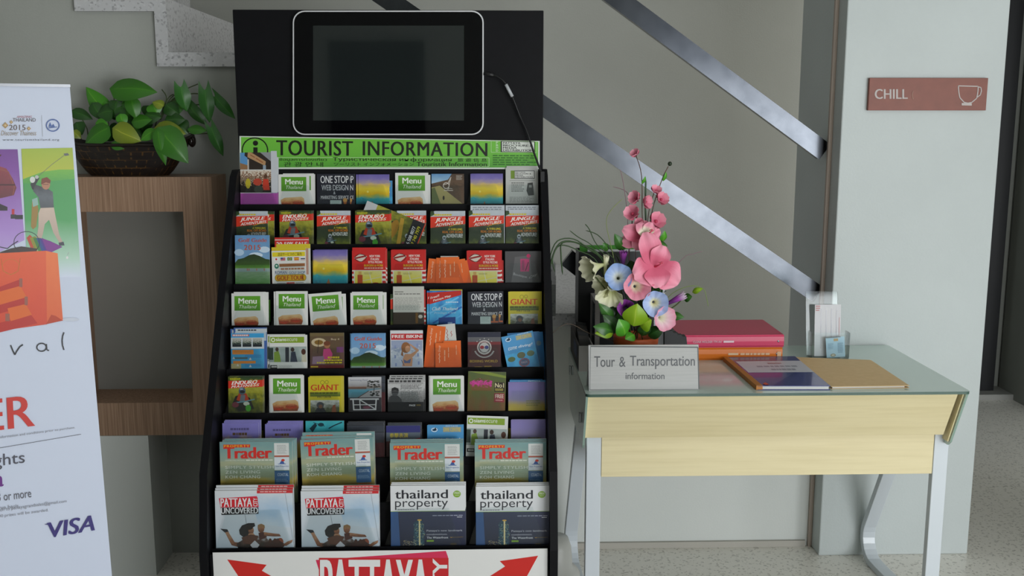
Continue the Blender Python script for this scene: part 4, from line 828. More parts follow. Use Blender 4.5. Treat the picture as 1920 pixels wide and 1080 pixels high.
def leaflet(dn, tier, pocket, u0, u1, vt, desc, rot=0.0, behind=(), fwd=0.0, hang=None, where=None):
    """one printed piece standing in its pocket, with the copies seen behind it"""
    fn, w, h0, t, back = DES[dn]
    lp = LIP[tier]; tl = math.tan(LEAN[tier]); y0 = lp.y + 0.006 + t - fwd
    a = PR(u0, vt, y0, lp.z, tl); b = PR(u1, vt, y0, lp.z, tl)
    s = abs(b.x - a.x) / w; c = (a + b) / 2
    fl = lp.z - (0.112 if tier < 7 else 0.15) + 0.0042
    h = hang if hang else (c.z - fl) / math.cos(LEAN[tier]) / s
    if rot: h *= 0.985
    kind = KIND.get(dn, 'leaflet')
    nth = NTH[pocket] if tier < 7 else NTH[pocket] if pocket < 3 else 'last'
    place = where or '%s tier, %s pocket from banner' % (TIERN[tier], nth)
    R = Matrix.Rotation(-LEAN[tier], 4, 'X') @ Matrix.Rotation(rot, 4, 'Y')
    me = leaf_mesh(dn, h)
    o = bpy.data.objects.new(kind, me); COL.objects.link(o)
    o.matrix_world = Matrix.Translation(c) @ R @ Matrix.Scale(s, 4)
    grp = '%ss in the rack' % kind
    if len((desc + ' foremost in ' + place).split()) > 16: print('LONGDESC', desc)

    tag(o, '%s, foremost in %s' % (desc, place), kind, grp)
    for i, (bd, dx, dz) in enumerate(behind):
        d2 = bd or dn
        o2 = o.copy(); COL.objects.link(o2); s2 = s
        if d2 != dn:
            o2.data = leaf_mesh(d2, h * s / (s2 or 1)); 
        k = (t + 0.0012) * (i + 1) * s
        yv = Vector((0, math.cos(LEAN[tier]), -math.sin(LEAN[tier])))
        o2.matrix_world = Matrix.Translation(c + yv * k + Vector((dx, 0, dz))) @ Matrix.Rotation(-LEAN[tier], 4, 'X') @ Matrix.Rotation(rot * 0.3, 4, 'Y') @ Matrix.Scale(s2, 4)
        kd = KIND.get(d2, 'leaflet'); o2.name = kd
        tag(o2, '%s showing %s, %s' % (BEH.get(d2, 'same printed ' + kd), ('behind the foremost', 'third from the front', 'fourth from the front', 'rearmost')[i], place), kd, '%ss in the rack' % kd)
    return o
MEN = 'white leaflet with green title box'
SUN = 'yellow and purple sunset leaflet'
JUN = 'red banner grey sky leaflet'
END = 'green motorbike rider leaflet'
PIZ = 'red and yellow pizza leaflet'
WEB = 'dark leaflet with large white capitals'
GOL = 'blue sky leaflet with green hill'
BEH = dict(menu='white leaflet', sun='sunset leaflet', web='dark leaflet', jungle='red banner leaflet', enduro='green leaflet', pizza='red leaflet', golf='blue leaflet', slip='pale paper slip', sale='red sale leaflet', yellow='yellow topped leaflet', news='grey leaflet', page='grey newspaper', giant='yellow leaflet', trader='hazy green magazine', uncov='pale sky magazine', thai='white topped magazine', purple='violet leaflet', violet2='violet leaflet', dark='dark leaflet', kanji='dark blue leaflet', secure='white leaflet', pill='blue and white leaflet', blueback='deep blue leaflet', card='orange card', wcard='white card', dive='blue leaflet', teal='teal leaflet', market='white edged leaflet', letter='brown leaflet', map='light blue leaflet', dusk='brown magazine', bikini='white leaflet', box='dark red leaflet', pool='grey leaflet')
# top tier
L = leaflet
L('market', 0, 0, 450, 519, 274, 'tall market photo leaflet with purple foot', behind=[(None, 0.004, 0.002)])
L('menu', 0, 1, 522, 580, 327, MEN, behind=[(None, 0.013, 0.003), (None, 0.016, 0.001)])
L('web', 0, 2, 594, 656, 326, WEB, behind=[(None, 0.014, 0.0)])
L('sun', 0, 3, 672, 730, 327, SUN, behind=[(None, -0.007, 0.0), ('dive', 0.008, -0.018)])
L('menu', 0, 4, 741, 803, 324, MEN, behind=[(None, 0.006, -0.006)])
L('ocean', 0, 5, 809, 870, 326, 'rocky beach photo leaflet')
L('sun', 0, 6, 882, 941, 326, SUN, behind=[(None, 0.003, 0.001)])
L('news', 0, 7, 948, 1007, 315, 'grey leaflet with handset picture', behind=[(None, 0.003, 0.006)])
# second tier
L('jungle', 1, 0, 442, 502, 396, JUN, behind=[('enduro', 0.018, 0.0)])
L('enduro', 1, 1, 524, 585, 395, END, behind=[(None, 0.004, 0.001)])
L('jungle', 1, 2, 594, 655, 395, JUN, behind=[(None, 0.003, 0.0)])
L('enduro', 1, 3, 666, 731, 395, END, behind=[(None, 0.004, 0.002)], fwd=0.004)
L('jungle', 1, 4, 738, 799, 395, JUN + ' half covered')
L('jungle', 1, 5, 807, 871, 396, JUN, behind=[(None, 0.002, 0.001)])
L('jungle', 1, 6, 879, 943, 395, JUN, behind=[(None, 0.003, 0.001), ('slip', 0.005, 0.016)])
L('jungle', 1, 7, 948, 1010, 395, JUN + ' glinting', behind=[('slip', 0.0, 0.016)])
lp = LIP[1]
def on_tier(tier, u, v, fwd): return PR(u, v, LIP[tier].y + 0.008 - fwd, LIP[tier].z, math.tan(LEAN[tier]))
c0 = (on_tier(1, 666, 434, 0.001) + on_tier(1, 689, 376, 0.001)) / 2
o = bpy.data.objects.new('leaflet', leaf_mesh('endback', 0.185)); COL.objects.link(o)
o.matrix_world = Matrix.Translation(c0) @ Matrix.Rotation(-LEAN[1], 4, 'X') @ Matrix.Rotation(math.radians(-68), 4, 'Y') @ Matrix.Scale(0.98, 4)
tag(o, 'green leaflet lying on its side with phone numbers, across two pockets of second tier', 'leaflet', 'leaflets in the rack')
# third tier
L('golf', 2, 0, 440.5, 505.5, 441, GOL + ', tallest', fwd=0.0)
L('tour', 2, 1, 509, 573, 470, 'white leaflet with flags and gold pill title', rot=-0.02, behind=[('yellow', 0.0, 0.010), ('yellow', 0.013, 0.019), ('sale', 0.009, 0.038)])
L('sun', 2, 2, 588, 650, 469, SUN, behind=[(None, -0.003, 0.0), (None, 0.002, 0.002)])
L('pizza', 2, 3, 660, 723, 470, PIZ, behind=[(None, 0.001, 0.009), (None, 0.004, 0.006)])
L('pizza', 2, 4, 733, 798, 469, PIZ, behind=[(None, 0.001, 0.002)])
for i, (u0, u1, v, r, dk) in enumerate(((804, 838, 486, 0.10, 0.000), (818, 852, 484, 0.04, 0.0015), (826, 861, 482, -0.01, 0.003), (840, 872, 487, -0.14, 0.0015), (843, 876, 491, -0.2, 0.0))):
    L('card', 2, 5, u0, u1, v, 'orange fan card %s' % ('leaning at banner end', 'second from banner end', 'upright in middle', 'fourth from banner end', 'leaning at desk end')[i], rot=r, fwd=0.002 + dk, hang=0.09, where='third tier, sixth pocket')
L('wcard', 2, 5, 826, 859, 480, 'white card behind orange fan', hang=0.09, fwd=-0.003, where='third tier, sixth pocket')
L('pizza', 2, 6, 875, 939, 470, PIZ, behind=[(None, 0.003, 0.001), (None, 0.008, -0.028)])
L('pink', 2, 7, 947, 1015, 471, 'charcoal leaflet with pink bag emblem')
# fourth tier
L('menu', 3, 0, 434, 494, 550, MEN, behind=[(None, 0.006, 0.004), (None, 0.013, 0.003)])
L('menu', 3, 1, 517, 577, 546, MEN, behind=[(None, -0.006, -0.001)])
L('menu', 3, 2, 578, 640, 549, MEN + ' tilted', rot=-0.075, behind=[(None, 0.012, -0.004)])
L('menu', 3, 3, 657, 715, 549, MEN, behind=[(None, 0.004, 0.003), (None, 0.014, 0.001)])
L('letter', 3, 4, 737, 795, 537, 'grey letter page over brown leaflet', behind=[('jungle', -0.008, -0.022), ('pizza', 0.004, -0.01)])
L('map', 3, 5, 805, 866, 545, 'blue leaflet with red corner ribbon', behind=[(None, -0.007, 0.0), ('yellow', 0.001, 0.003)])
L('web', 3, 6, 877, 935, 547, WEB, behind=[(None, 0.013, 0.001)])
L('giant', 3, 7, 953, 1013, 547, 'yellow leaflet with red capitals', behind=[(None, 0.004, 0.001)])
# fifth tier
L('diag', 4, 0, 433, 495, 625, 'blue and orange leaflet with three photos', behind=[('pill', 0.008, 0.016), ('pill', -0.002, 0.012)])
L('secure', 4, 1, 505, 576, 628, 'white leaflet with green bar and office photos', behind=[(None, -0.006, 0.002)])
L('rest', 4, 2, 581, 645, 624, 'brown restaurant leaflet with girl in pink')
L('golf', 4, 3, 658, 721, 626, GOL, behind=[(None, 0.003, 0.002), (None, -0.003, 0.001)])
L('bikini', 4, 4, 732, 793, 620, 'white leaflet with red bar and posing woman', behind=[(None, -0.001, 0.001)])
L('card', 4, 5, 802, 836, 611, 'orange card leaning at the back', rot=0.10, hang=0.13, fwd=-0.004, where='fifth tier, sixth pocket')
L('wcard', 4, 5, 819, 853, 608, 'white card at the back', rot=-0.09, hang=0.13, fwd=-0.0065, where='fifth tier, sixth pocket')
L('card', 4, 5, 816, 850, 643, 'orange card at the front', rot=0.0, fwd=0.002, hang=0.09, where='fifth tier, sixth pocket')
L('card', 4, 5, 831, 864, 639, 'orange card second from the front', rot=-0.02, fwd=0.0005, hang=0.09, where='fifth tier, sixth pocket')
L('box', 4, 6, 877, 939, 624, 'dark red boxing leaflet with round emblem', behind=[(None, 0.0, 0.002)])
L('dive', 4, 7, 939, 999, 626, 'light blue diving leaflet, tilted', rot=-0.20, fwd=0.002, behind=[('blueback', 0.028, 0.003), ('blueback', 0.018, 0.004)])
# sixth tier
L('enduro', 5, 0, 428, 493, 706, END, behind=[(None, 0.003, 0.002)])
L('menu', 5, 1, 506, 570, 704, MEN, behind=[(None, -0.003, 0.002)])
L('giant', 5, 2, 578, 641, 707, 'yellow leaflet with red capitals', behind=[(None, 0.003, 0.003), (None, 0.005, 0.002)])
L('pool', 5, 3, 653, 715, 707, 'grey leaflet with swimming pool photo', behind=[('dark', 0.010, 0.003)])
L('page', 5, 4, 727, 794, 711, 'black and white newspaper page', behind=[(None, 0.004, 0.006), (None, 0.005, 0.011)])
L('menu', 5, 5, 806, 870, 705, MEN, behind=[(None, -0.003, 0.001)])
L('dusk', 5, 6, 878, 949, 697, 'glossy brown and pink magazine', rot=0.03)
L('purple', 5, 7, 953, 1020, 716, 'violet and yellow leaflet', behind=[(None, 0.003, -0.001), ('dive', 0.004, 0.004)])
# seventh tier
L('violet2', 6, 0, 417, 485, 793, 'violet cloud leaflet', behind=[(None, 0.004, 0.005), (None, 0.006, 0.008)])
L('violet2', 6, 1, 497, 563, 795, 'violet cloud leaflet', behind=[(None, 0.004, 0.003), (None, 0.007, 0.008)])
L('teal', 6, 2, 573, 645, 789, 'teal underwater leaflet')
L('dark', 6, 3, 651, 720, 796, 'dark grey leaflet', behind=[(None, -0.001, 0.004), (None, 0.002, 0.008)])
L('kanji', 6, 4, 724, 788, 798, 'dark leaflet with yellow characters', behind=[('dark', 0.004, 0.008)])
L('dive', 6, 5, 801, 868, 797, 'light blue diving leaflet', behind=[(None, 0.002, 0.001)])
L('secure', 6, 6, 876, 953, 780, 'white leaflet with green bar and office photos', rot=0.04)
L('purple', 6, 7, 958, 1022, 787, 'dim violet leaflet', behind=[(None, 0.002, 0.001)])
# big magazines
TR = 'hazy green magazine with bold red title'
L('trader', 7, 0, 412, 548, 828, TR, behind=[(None, 0.006, 0.003), (None, 0.010, 0.006)])
L('trader', 7, 1, 563, 699, 822, TR + ' tilted', rot=-0.03, behind=[(None, 0.002, 0.006), (None, 0.004, 0.015)])
L('trader', 7, 2, 731, 868, 830, TR, behind=[(None, 0.001, 0.003), (None, 0.001, 0.007)])
L('trader', 7, 3, 890, 1024, 829, TR, behind=[(None, 0.001, 0.003), (None, 0.001, 0.006)])
UN = 'pale sky magazine with skydivers'
L('uncov', 8, 0, 403, 549, 919, UN, rot=0.0, behind=[(None, 0.0, 0.005), (None, 0.001, 0.011)])
L('uncov', 8, 1, 564, 710, 920, UN, behind=[(None, 0.001, 0.005), (None, 0.001, 0.011)])
TH = 'white topped magazine with lit night tower'
L('thai', 8, 2, 732, 872, 910, TH, behind=[(None, 0.001, 0.003), (None, 0.002, 0.006)])
L('thai', 8, 3, 892, 1031, 911, TH, behind=[(None, 0.001, 0.003), (None, 0.002, 0.006)])

# ================================================================== DESK
DX0, DX1, DY0, DY1, DZ = 0.282, 1.357, 2.697, 3.285, 0.75
desk = thing('desk', (0.82, 3.0, 0), 'white legged desk with frosted green glass top and cream wood front panels', 'desk')
def rr_xy(x0, x1, y0, y1, r, z, n=5):
    out = []
    for cx, cy, a0 in ((x1 - r, y0 + r, -90), (x1 - r, y1 - r, 0), (x0 + r, y1 - r, 90), (x0 + r, y0 + r, 180)):
        for i in range(n + 1):
            a = math.radians(a0 + 90 * i / n); out.append((cx + r * math.cos(a), cy + r * math.sin(a), z))
    return out
MB().prism(rr_xy(DX0, DX1, DY0, DY1, 0.012, DZ - 0.008), (0, 0, 0.008), FROST, flat('3f5a50', 0.1)).build('glass_top', desk)
for x, nm in ((DX0 + 0.001, 0), (DX1 - 0.007, 1)):
    MB().prism([(x, DY0 + 0.01, DZ - 0.0085), (x, 2.785, 0.575), (x, 2.80, 0.562), (x, 3.20, 0.562), (x, 3.215, 0.572), (x, DY1 - 0.005, DZ - 0.0085)], (0.006, 0, 0), FROST, flat('8fa89c', 0.1)).build('side_glass', desk)
pf = MB().prism([(DX0 + 0.0075, 2.722, DZ - 0.009), (DX0 + 0.0075, 2.795, 0.594), (DX0 + 0.0075, 2.813, 0.594), (DX0 + 0.0075, 2.740, DZ - 0.009)], (1.334 - DX0 - 0.0075, 0, 0), CREAM)
pf.build('front_panel', desk, bevel=0.001)
MB().prism([(1.3445, DY0 + 0.018, DZ - 0.009), (1.3445, 2.79, 0.575), (1.3445, 3.20, 0.57), (1.3445, DY1 - 0.01, DZ - 0.009)], (0.004, 0, 0), CREAM).build('side_board', desk)
MB().box((0.3425, 2.822, 0.466), (1.321, 2.838, 0.5935), CREAM).build('lower_panel', desk, bevel=0.001)
for x in (0.298, 1.322):
    w = 0.043
    path = []
    def arc(cy, cz, r, a0, a1, n=7):
        return [(cy + r * math.cos(math.radians(a0 + (a1 - a0) * i / n)), cz + r * math.sin(math.radians(a0 + (a1 - a0) * i / n))) for i in range(n + 1)]
    cl = [(2.832, 0.735 if False else 0.60)] + [(2.832, 0.06)] + arc(2.872, 0.045, 0.04, 180, 270)[1:] + [(3.15, 0.005)] + arc(3.185, 0.085, 0.08, -90, 24)[1:] + [(3.02, 0.60)]
    # flat bar following the loop
    pts3 = [Vector((0, a, b)) for a, b in cl]; t = 0.022
    left = []; right = []
    for i, p in enumerate(pts3):
        d = (pts3[min(i + 1, len(pts3) - 1)] - pts3[max(i - 1, 0)]).normalized(); n = Vector((0, -d.z, d.y)); left.append(p + n * t / 2 + Vector((0, 0, 0.006))); right.append(p - n * t / 2 + Vector((0, 0, 0.006)))
    mb = MB()
    n = len(left)
    xs = lambda p: x - 0.055 * (p.y - 2.83)
    vs = [Vector((xs(p), p.y, p.z)) for p in left] + [Vector((xs(p), p.y, p.z)) for p in right] + [Vector((xs(p) + w, p.y, p.z)) for p in left] + [Vector((xs(p) + w, p.y, p.z)) for p in right]
    fs = []
    for i in range(n - 1):
        fs += [(i, i + 1, 2 * n + i + 1, 2 * n + i), (n + i + 1, n + i, 3 * n + i, 3 * n + i + 1), (i + 1, i, n + i, n + i + 1), (2 * n + i, 2 * n + i + 1, 3 * n + i + 1, 3 * n + i)]
    fs += [(0, 2 * n, 3 * n, n), (n - 1, 2 * n - 1, 4 * n - 1, 3 * n - 1)]
    mb.add(vs, fs, LEGM)
    mb.build('leg', desk, bevel=0.002)
for x in (0.305, 1.32):
    MB().box((x, 2.845, 0.575), (x + 0.02, 3.06, 0.605), LEGM).build('rail', desk)
CHR = flat('8f9496', 0.25, metal=0.9)
for y, z in ((3.17, 0.70), (2.83, 0.645)):
    for x in (DX0 - 0.006, DX1):
        MB().box((x, y - 0.008, z - 0.014), (x + 0.006, y + 0.008, z + 0.014), CHR).build('clip', desk, bevel=0.001)

# ---------------------------------------------------------------- tent sign
sg = thing('table_sign', (0.45, 2.75, DZ), 'silver tent sign about tours and transportation at the desk front', 'sign')
ZT = P(1108, 648, 2.758).z
SILV = objnoise('brushed_silver', [(0.3, 'a9a9a7'), (0.7, 'b3b3b1')], 20, (0.3, 1, 14), 0.4, spec=0.4)
sa, sb = PZ(1104, 731.5, DZ + 0.0015), PZ(1311, 730.5, DZ + 0.0015)
sx0, sx1 = sa.x, sb.x
YB, YT = 2.736, 2.760
MB().prism([(sx0, YB, DZ), (sx0, YT, ZT), (sx0, YT + 0.003, ZT), (sx0, YB + 0.003, DZ)], (sx1 - sx0, 0, 0), flat('5c5e5e', 0.4), SILV).build('front_leaf', sg)
MB().prism([(sx0, YT + 0.0032, ZT), (sx0, YT + 0.032, DZ), (sx0, YT + 0.035, DZ), (sx0, YT + 0.006, ZT)], (sx1 - sx0, 0, 0), flat('c9c9cb', 0.4)).build('back_leaf', sg)
sn = Vector((0, -(ZT - DZ), YT - YB)).normalized(); so = Vector((0, YB, DZ))
q = Print(lambda u, v: PPL(u, v, so, sn), sn, eps=0.0001)
q.line([(1107, 649.5), (1308.5, 651), (1310.5, 729.5)], 2.2, '4e5151'); q.line([(1107, 649.5), (1106, 731), (1310.5, 730)], 1.5, '7a7c7c')
q.text('Tour', 1114, 668, 1153, 688, '55575a', bold=0.018); q.text('&', 1161, 669, 1173, 688, '55575a', bold=0.01); q.text('Transportation', 1181, 667, 1303, 692, '55575a', bold=0.018); q.text('information', 1173, 698.5, 1246, 711, '55575a', bold=0.012)
q.build('lettering', sg)

# ---------------------------------------------------------------- binders
def binder(x0, x1, y0, y1, z0, z1, colr, txt, label, nm='ring_binder', flip=False):
    b = thing(nm, ((x0 + x1) / 2, (y0 + y1) / 2, z0), label, 'binder')
    m = flat(colr, 0.35); pg = flat('d5d2cc', 0.6)
    MB().box((x0, y0 + 0.004, z0), (x1, y1, z0 + 0.003), m).box((x0, y0 + 0.004, z1 - 0.003), (x1, y1, z1), m).build('cover', b, bevel=0.001)
    MB().prism([(x0, y0 + 0.006, z0), (x0, y0 + 0.001, z0 + 0.006), (x0, y0, (z0 + z1) / 2), (x0, y0 + 0.001, z1 - 0.006), (x0, y0 + 0.006, z1), (x0, y0 + 0.008, z1), (x0, y0 + 0.008, z0)], (x1 - x0, 0, 0), m).build('spine', b)
    MB().box((x0 + 0.006, y0 + 0.010, z0 + 0.0032), (x1 - 0.006, y1 - 0.004, z1 - 0.0032), pg).build('pages', b)
    for rx in ((x0 + 0.018, x1 - 0.018)):
        MB().tube([(rx, y0 + 0.001, (z0 + z1) / 2), (rx, y0 - 0.0012, (z0 + z1) / 2)], 0.0032, flat('d5d8d8', 0.2, metal=0.8), 10).build('rivet', b)
    pr = Print(lambda u, v: Vector((x0 + u * (x1 - x0), y0, z1 - v * (z1 - z0))), (0, -1, 0), eps=0.0008)
    txt(pr); pr.build('spine_print', b)
    return b
bz = 0.041
binder(0.622, 0.940, 3.082, 3.325, DZ, DZ + bz, 'dd7414', lambda p: (p.rect(0.46, 0.42, 0.56, 0.58, 'e0c09a'), p.small(0.58, 0.42, 0.88, 0.58, 1, 'e0b890', 1.0), p.rect(0.945, 0.32, 0.985, 0.68, 'e0b48a')), 'orange ring binder beneath the pink binder')
binder(0.612, 0.942, 3.078, 3.322, DZ + bz + 0.0005, DZ + 2 * bz, 'cf3d62', lambda p: (p.rect(0.01, 0.32, 0.05, 0.72, 'd88fa0'), p.text('CLEAR HOLDER 774 A4', 0.13, 0.42, 0.40, 0.6, 'e0b9c4', bold=0.01), p.rect(0.42, 0.42, 0.52, 0.58, 'e0c0c8')), 'pink ring binder on top of the orange binder')

# ---------------------------------------------------------------- book, folder, leaflet holder
bk = thing('notebook', (0.865, 2.9, DZ), 'navy hardcover book with white band and orange spine lying on the glass', 'book')
def quadslab(a, b, c, d, z0, z1, mat, side=None):
    return MB().prism([(p[0], p[1], z0) for p in (a, b, c, d)], (0, 0, z1 - z0), mat, side)
B = [(0.765, 2.728), (0.969, 2.722), (0.979, 3.080), (0.753, 3.073)]
def lerp2(a, b, t): return (a[0] + (b[0] - a[0]) * t, a[1] + (b[1] - a[1]) * t)
NAVY = flat('28327a', 0.25, coat=0.3)
quadslab(*B, DZ + 0.0002, DZ + 0.002, NAVY).build('back_cover', bk)
ins = [lerp2(B[0], B[1], 0.02), lerp2(B[0], B[1], 0.985), lerp2(B[3], B[2], 0.985), lerp2(B[3], B[2], 0.02)]
ins = [(ins[0][0], ins[0][1] + 0.003), (ins[1][0], ins[1][1] + 0.003), ins[2], ins[3]]
quadslab(*ins, DZ + 0.0022, DZ + 0.0108, flat('d5d5d2', 0.6)).build('pages', bk)
fr = quadslab(*B, DZ + 0.011, DZ + 0.0128, NAVY)
fr.build('front_cover', bk)
pq = Print(lambda u, v: Vector(((lerp2(lerp2(B[3], B[2], u), lerp2(B[0], B[1], u), v)) + (DZ + 0.0129,))), (0, 0, 1), eps=0.0002)
pq.rect(0.09, 0.17, 1.0, 0.57, 'ccccd4'); pq.small(0.30, 0.34, 0.88, 0.40, 1, '9a9aa6', 0.8); pq.small(0.45, 0.45, 0.88, 0.51, 1, '9a9aa6', 0.8, 2); pq.small(0.5, 0.24, 0.7, 0.29, 1, 'b58f96', 0.8, 3); pq.poly([(0.1, 0.95), (0.16, 0.9), (0.18, 0.97), (0.12, 0.985)], 'cc4a24')
pq.build('cover_print', bk)
sp = [lerp2(B[0], B[1], -0.012), lerp2(B[0], B[1], 0.075), lerp2(B[3], B[2], 0.055), lerp2(B[3], B[2], -0.012)]
quadslab(*sp, DZ + 0.0003, DZ + 0.0137, flat('b5742c', 0.5)).build('spine', bk)
KR = objnoise('kraft_paper', [(0.3, 'dcbb88'), (0.7, 'e2c190')], 60, rough=0.7)
fo = thing('paper_folder', (1.09, 2.9, DZ), 'brown kraft paper folder beside the navy book', 'folder')
Q = [(0.976, 2.733), (1.2, 2.738), (1.207, 3.045), (0.985, 3.09)]
quadslab(*Q, DZ + 0.0002, DZ + 0.001, KR).build('lower_cover', fo)
quadslab((Q[0][0] + .004, Q[0][1] + .002), (Q[1][0] - .012, Q[1][1] + .004), (Q[2][0] - .01, Q[2][1] - .004), (Q[3][0] + .004, Q[3][1] - .004), DZ + 0.0012, DZ + 0.006, flat('cfcdc8', 0.6)).build('papers', fo)
quadslab(*Q, DZ + 0.0062, DZ + 0.0076, KR).build('upper_cover', fo)
hd = thing('leaflet_holder', (1.055, 3.12, DZ), 'clear acrylic leaflet holder standing behind the brown folder', 'holder')
hx0, hx1, hy = P(1517, 600, 3.12).x, P(1577, 600, 3.12).x, 3.12
hz = P(1545, 548, 3.15).z
ACR2 = clear('holder_acrylic', 0.8, 'fbfefe')
EDG = flat('b9c4c4', 0.15, spec=0.6)
MB().prism([(hx0, hy + 0.012, DZ + 0.004), (hx1, hy + 0.012, DZ + 0.004), (hx1, hy + 0.045, hz), (hx0, hy + 0.045, hz)], (0, 0.002, 0), ACR2, EDG).build('back_plate', hd)
MB().box((hx0, hy - 0.03, DZ), (hx1 + 0.02, hy + 0.02, DZ + 0.003), ACR2).build('base', hd)
hm = MB()
hm.box((hx0 + 0.004, hy - 0.032, DZ + 0.003), (hx1 + 0.02, hy - 0.030, DZ + 0.085), ACR2).box((hx0 + 0.002, hy - 0.03, DZ + 0.003), (hx0 + 0.004, hy + 0.012, DZ + 0.085), ACR2).box((hx1 + 0.018, hy - 0.03, DZ + 0.003), (hx1 + 0.02, hy + 0.012, DZ + 0.085), ACR2)
hm.build('pocket', hd)
def leaning(name, u0, u1, v0, v1, Y0, lean, draw, label, cat, t=0.0006, base=DZ + 0.004, rot=0.0, grp=None):
    tl = math.tan(lean); a = PR(u0, v0, Y0, base, tl); b = PR(u1, v0, Y0, base, tl); w = b.x - a.x; c = (a + b) / 2; h = (c.z - base) / math.cos(lean)
    p = Print(lambda x, y: Vector(((x - 0.5) * w, -t / 2, -y * h)), (0, -1, 0), eps=0.0002); p.box((-w / 2, -t / 2, -h), (w / 2, t / 2, 0), flat('d5d5d8', 0.6)); draw(p)
    o = p.build(name); o.matrix_world = Matrix.Translation(c) @ Matrix.Rotation(-lean, 4, 'X') @ Matrix.Rotation(rot, 4, 'Y')
    return tag(o, label, cat, grp)
def dr_sheet(p):
    for i in range(4): p.rect(0.22 + i * 0.2, 0.08 + 0.03 * (i % 2), 0.26 + i * 0.2, 0.85, uvramp('vertical_print', [(0.42, 'b9b9c0'), (0.5, '8f8f9a'), (0.58, 'c3c3ca')], 1.4, 12, sx=0.3, sy=2.5))
    p.small(0.03, 0.02, 0.2, 0.14, 3, 'c07a7a', 0.5); p.rect(0.93, 0.25, 0.95, 0.6, 'c99a9a')
leaning('price_sheet', 1528, 1577, 571, 0, hy - 0.006, math.radians(6), dr_sheet, 'white price sheet with sideways print in the acrylic holder', 'sheet')
def dr_card(p):
    p.rect(0, 0, 1, 1, uvramp('card_blue', [(0, 'a8c4d0'), (0.5, '8fb4c8'), (1, '9fc0d0')], 0.4, 4)); p.rect(0.02, 0.0, 0.8, 0.03, '4a5a64'); p.rect(0.42, 0.07, 0.66, 0.2, 'b08f5a'); p.small(0.1, 0.3, 0.4, 0.6, 6, '6a92aa', 0.4); p.small(0.62, 0.3, 0.92, 0.8, 10, '5a7f96', 0.4, 4); p.ell(0.35, 0.88, 0.14, 0.08, '8f8468'); p.ell(0.35, 0.88, 0.09, 0.05, 'c0b8a0')
leaning('sample_card', 1548, 1583, 632, 0, hy - 0.024, math.radians(5), dr_card, 'light blue card standing in front of the white price sheet', 'card', rot=-0.07)

# ---------------------------------------------------------------- tray, frame, black file
tr = thing('card_tray', (0.3, 3.08, DZ), 'small white cardboard tray of cards at the rack end of the desk', 'tray')
TX0, TX1, TY0, TY1, TZ1 = 0.286, 0.330, 2.955, 3.24, 0.828
WC = flat('bdb9b6', 0.6)
tm = MB().box((TX0, TY0, DZ), (TX1, TY0 + 0.003, TZ1), WC).box((TX0, TY1 - 0.003, DZ), (TX1, TY1, TZ1 + 0.01), WC).box((TX0, TY0 + 0.003, DZ), (TX0 + 0.003, TY1 - 0.003, TZ1), flat('4e4a4a', 0.6)).box((TX1 - 0.003, TY0 + 0.003, DZ), (TX1, TY1 - 0.003, TZ1), WC).box((TX0 + 0.003, TY0 + 0.003, DZ), (TX1 - 0.003, TY1 - 0.003, DZ + 0.003), WC)
tm.build('tray', tr)
MB().box((TX0 - 0.0006, 3.02, 0.775), (TX0 - 0.0001, 3.12, 0.815), flat('3a4a70', 0.5)).build('side_label', tr)
for i in range(6):
    y = 2.99 + i * 0.022
    o = MB().prism([(TX0 + 0.005, y, DZ + 0.004), (TX1 - 0.006, y, DZ + 0.004), (TX1 - 0.006, y - 0.012 + 0.03, 0.835 + 0.006 * i), (TX0 + 0.005, y - 0.012 + 0.03, 0.84 + 0.006 * i)], (0, 0.0012, 0), flat(('2c2a26', '3a362e', '26282a')[i % 3], 0.4)).build('card')
    tag(o, 'dark card %s in the small white tray' % ('foremost', 'second', 'third', 'fourth', 'fifth', 'rearmost')[i], 'card', 'dark cards in the tray')
ph = thing('photo_frame', (0.345, 3.06, DZ), 'slim white picture frame standing edge-on beside the black file box', 'frame')
fy0, fy1, fz1 = 3.01, 3.15, 0.955
FX = 0.340
fm = MB().box((FX, fy0, DZ), (FX + 0.014, fy0 + 0.012, fz1), flat('b9b4b2', 0.4)).box((FX, fy1 - 0.012, DZ), (FX + 0.014, fy1, fz1), flat('b9b4b2', 0.4)).box((FX, fy0 + 0.012, fz1 - 0.012), (FX + 0.014, fy1 - 0.012, fz1), flat('b9b4b2', 0.4)).box((FX, fy0 + 0.012, DZ), (FX + 0.014, fy1 - 0.012, DZ + 0.012), flat('b9b4b2', 0.4))
fm.build('frame', ph)
MB().box((FX + 0.003, fy0 + 0.0125, DZ + 0.0125), (FX + 0.011, fy1 - 0.0125, fz1 - 0.0125), flat('5c6468', 0.15)).build('picture', ph)
fb = thing('file_box', (0.42, 3.2, DZ), 'upright black file box with bright green folder behind the flowers', 'file box')
ax, bx_ = 0.302, 0.545
BKP = flat('141517', 0.4)
fmb = MB().box((ax, 3.16, DZ), (bx_, 3.164, 1.085), BKP).box((ax, 3.164, DZ), (ax + 0.004, 3.262, 1.085), flat('4a4c50', 0.4)).box((bx_ - 0.004, 3.164, DZ), (bx_, 3.262, 1.085), BKP).box((ax, 3.262, DZ), (bx_, 3.266, 1.085), BKP).box((ax + 0.004, 3.164, DZ), (bx_ - 0.004, 3.262, DZ + 0.004), BKP)
fmb.build('case', fb)
MB().box((ax + 0.006, 3.19, DZ + 0.01), (bx_ - 0.04, 3.198, 1.102), flat('3f8f24', 0.45)).build('green_folder', fb)
MB().box((ax + 0.03, 3.18, DZ + 0.01), (bx_ - 0.02, 3.182, 1.075 + 0.015), flat('cfd2d4', 0.5)).build('paper', fb)
nb = thing('spiral_pad', (0.575, 3.24, DZ), 'white spiral pad standing behind the flowers', 'notepad')
px0, px1 = P(1225, 560, 3.24).x, P(1246, 560, 3.24).x
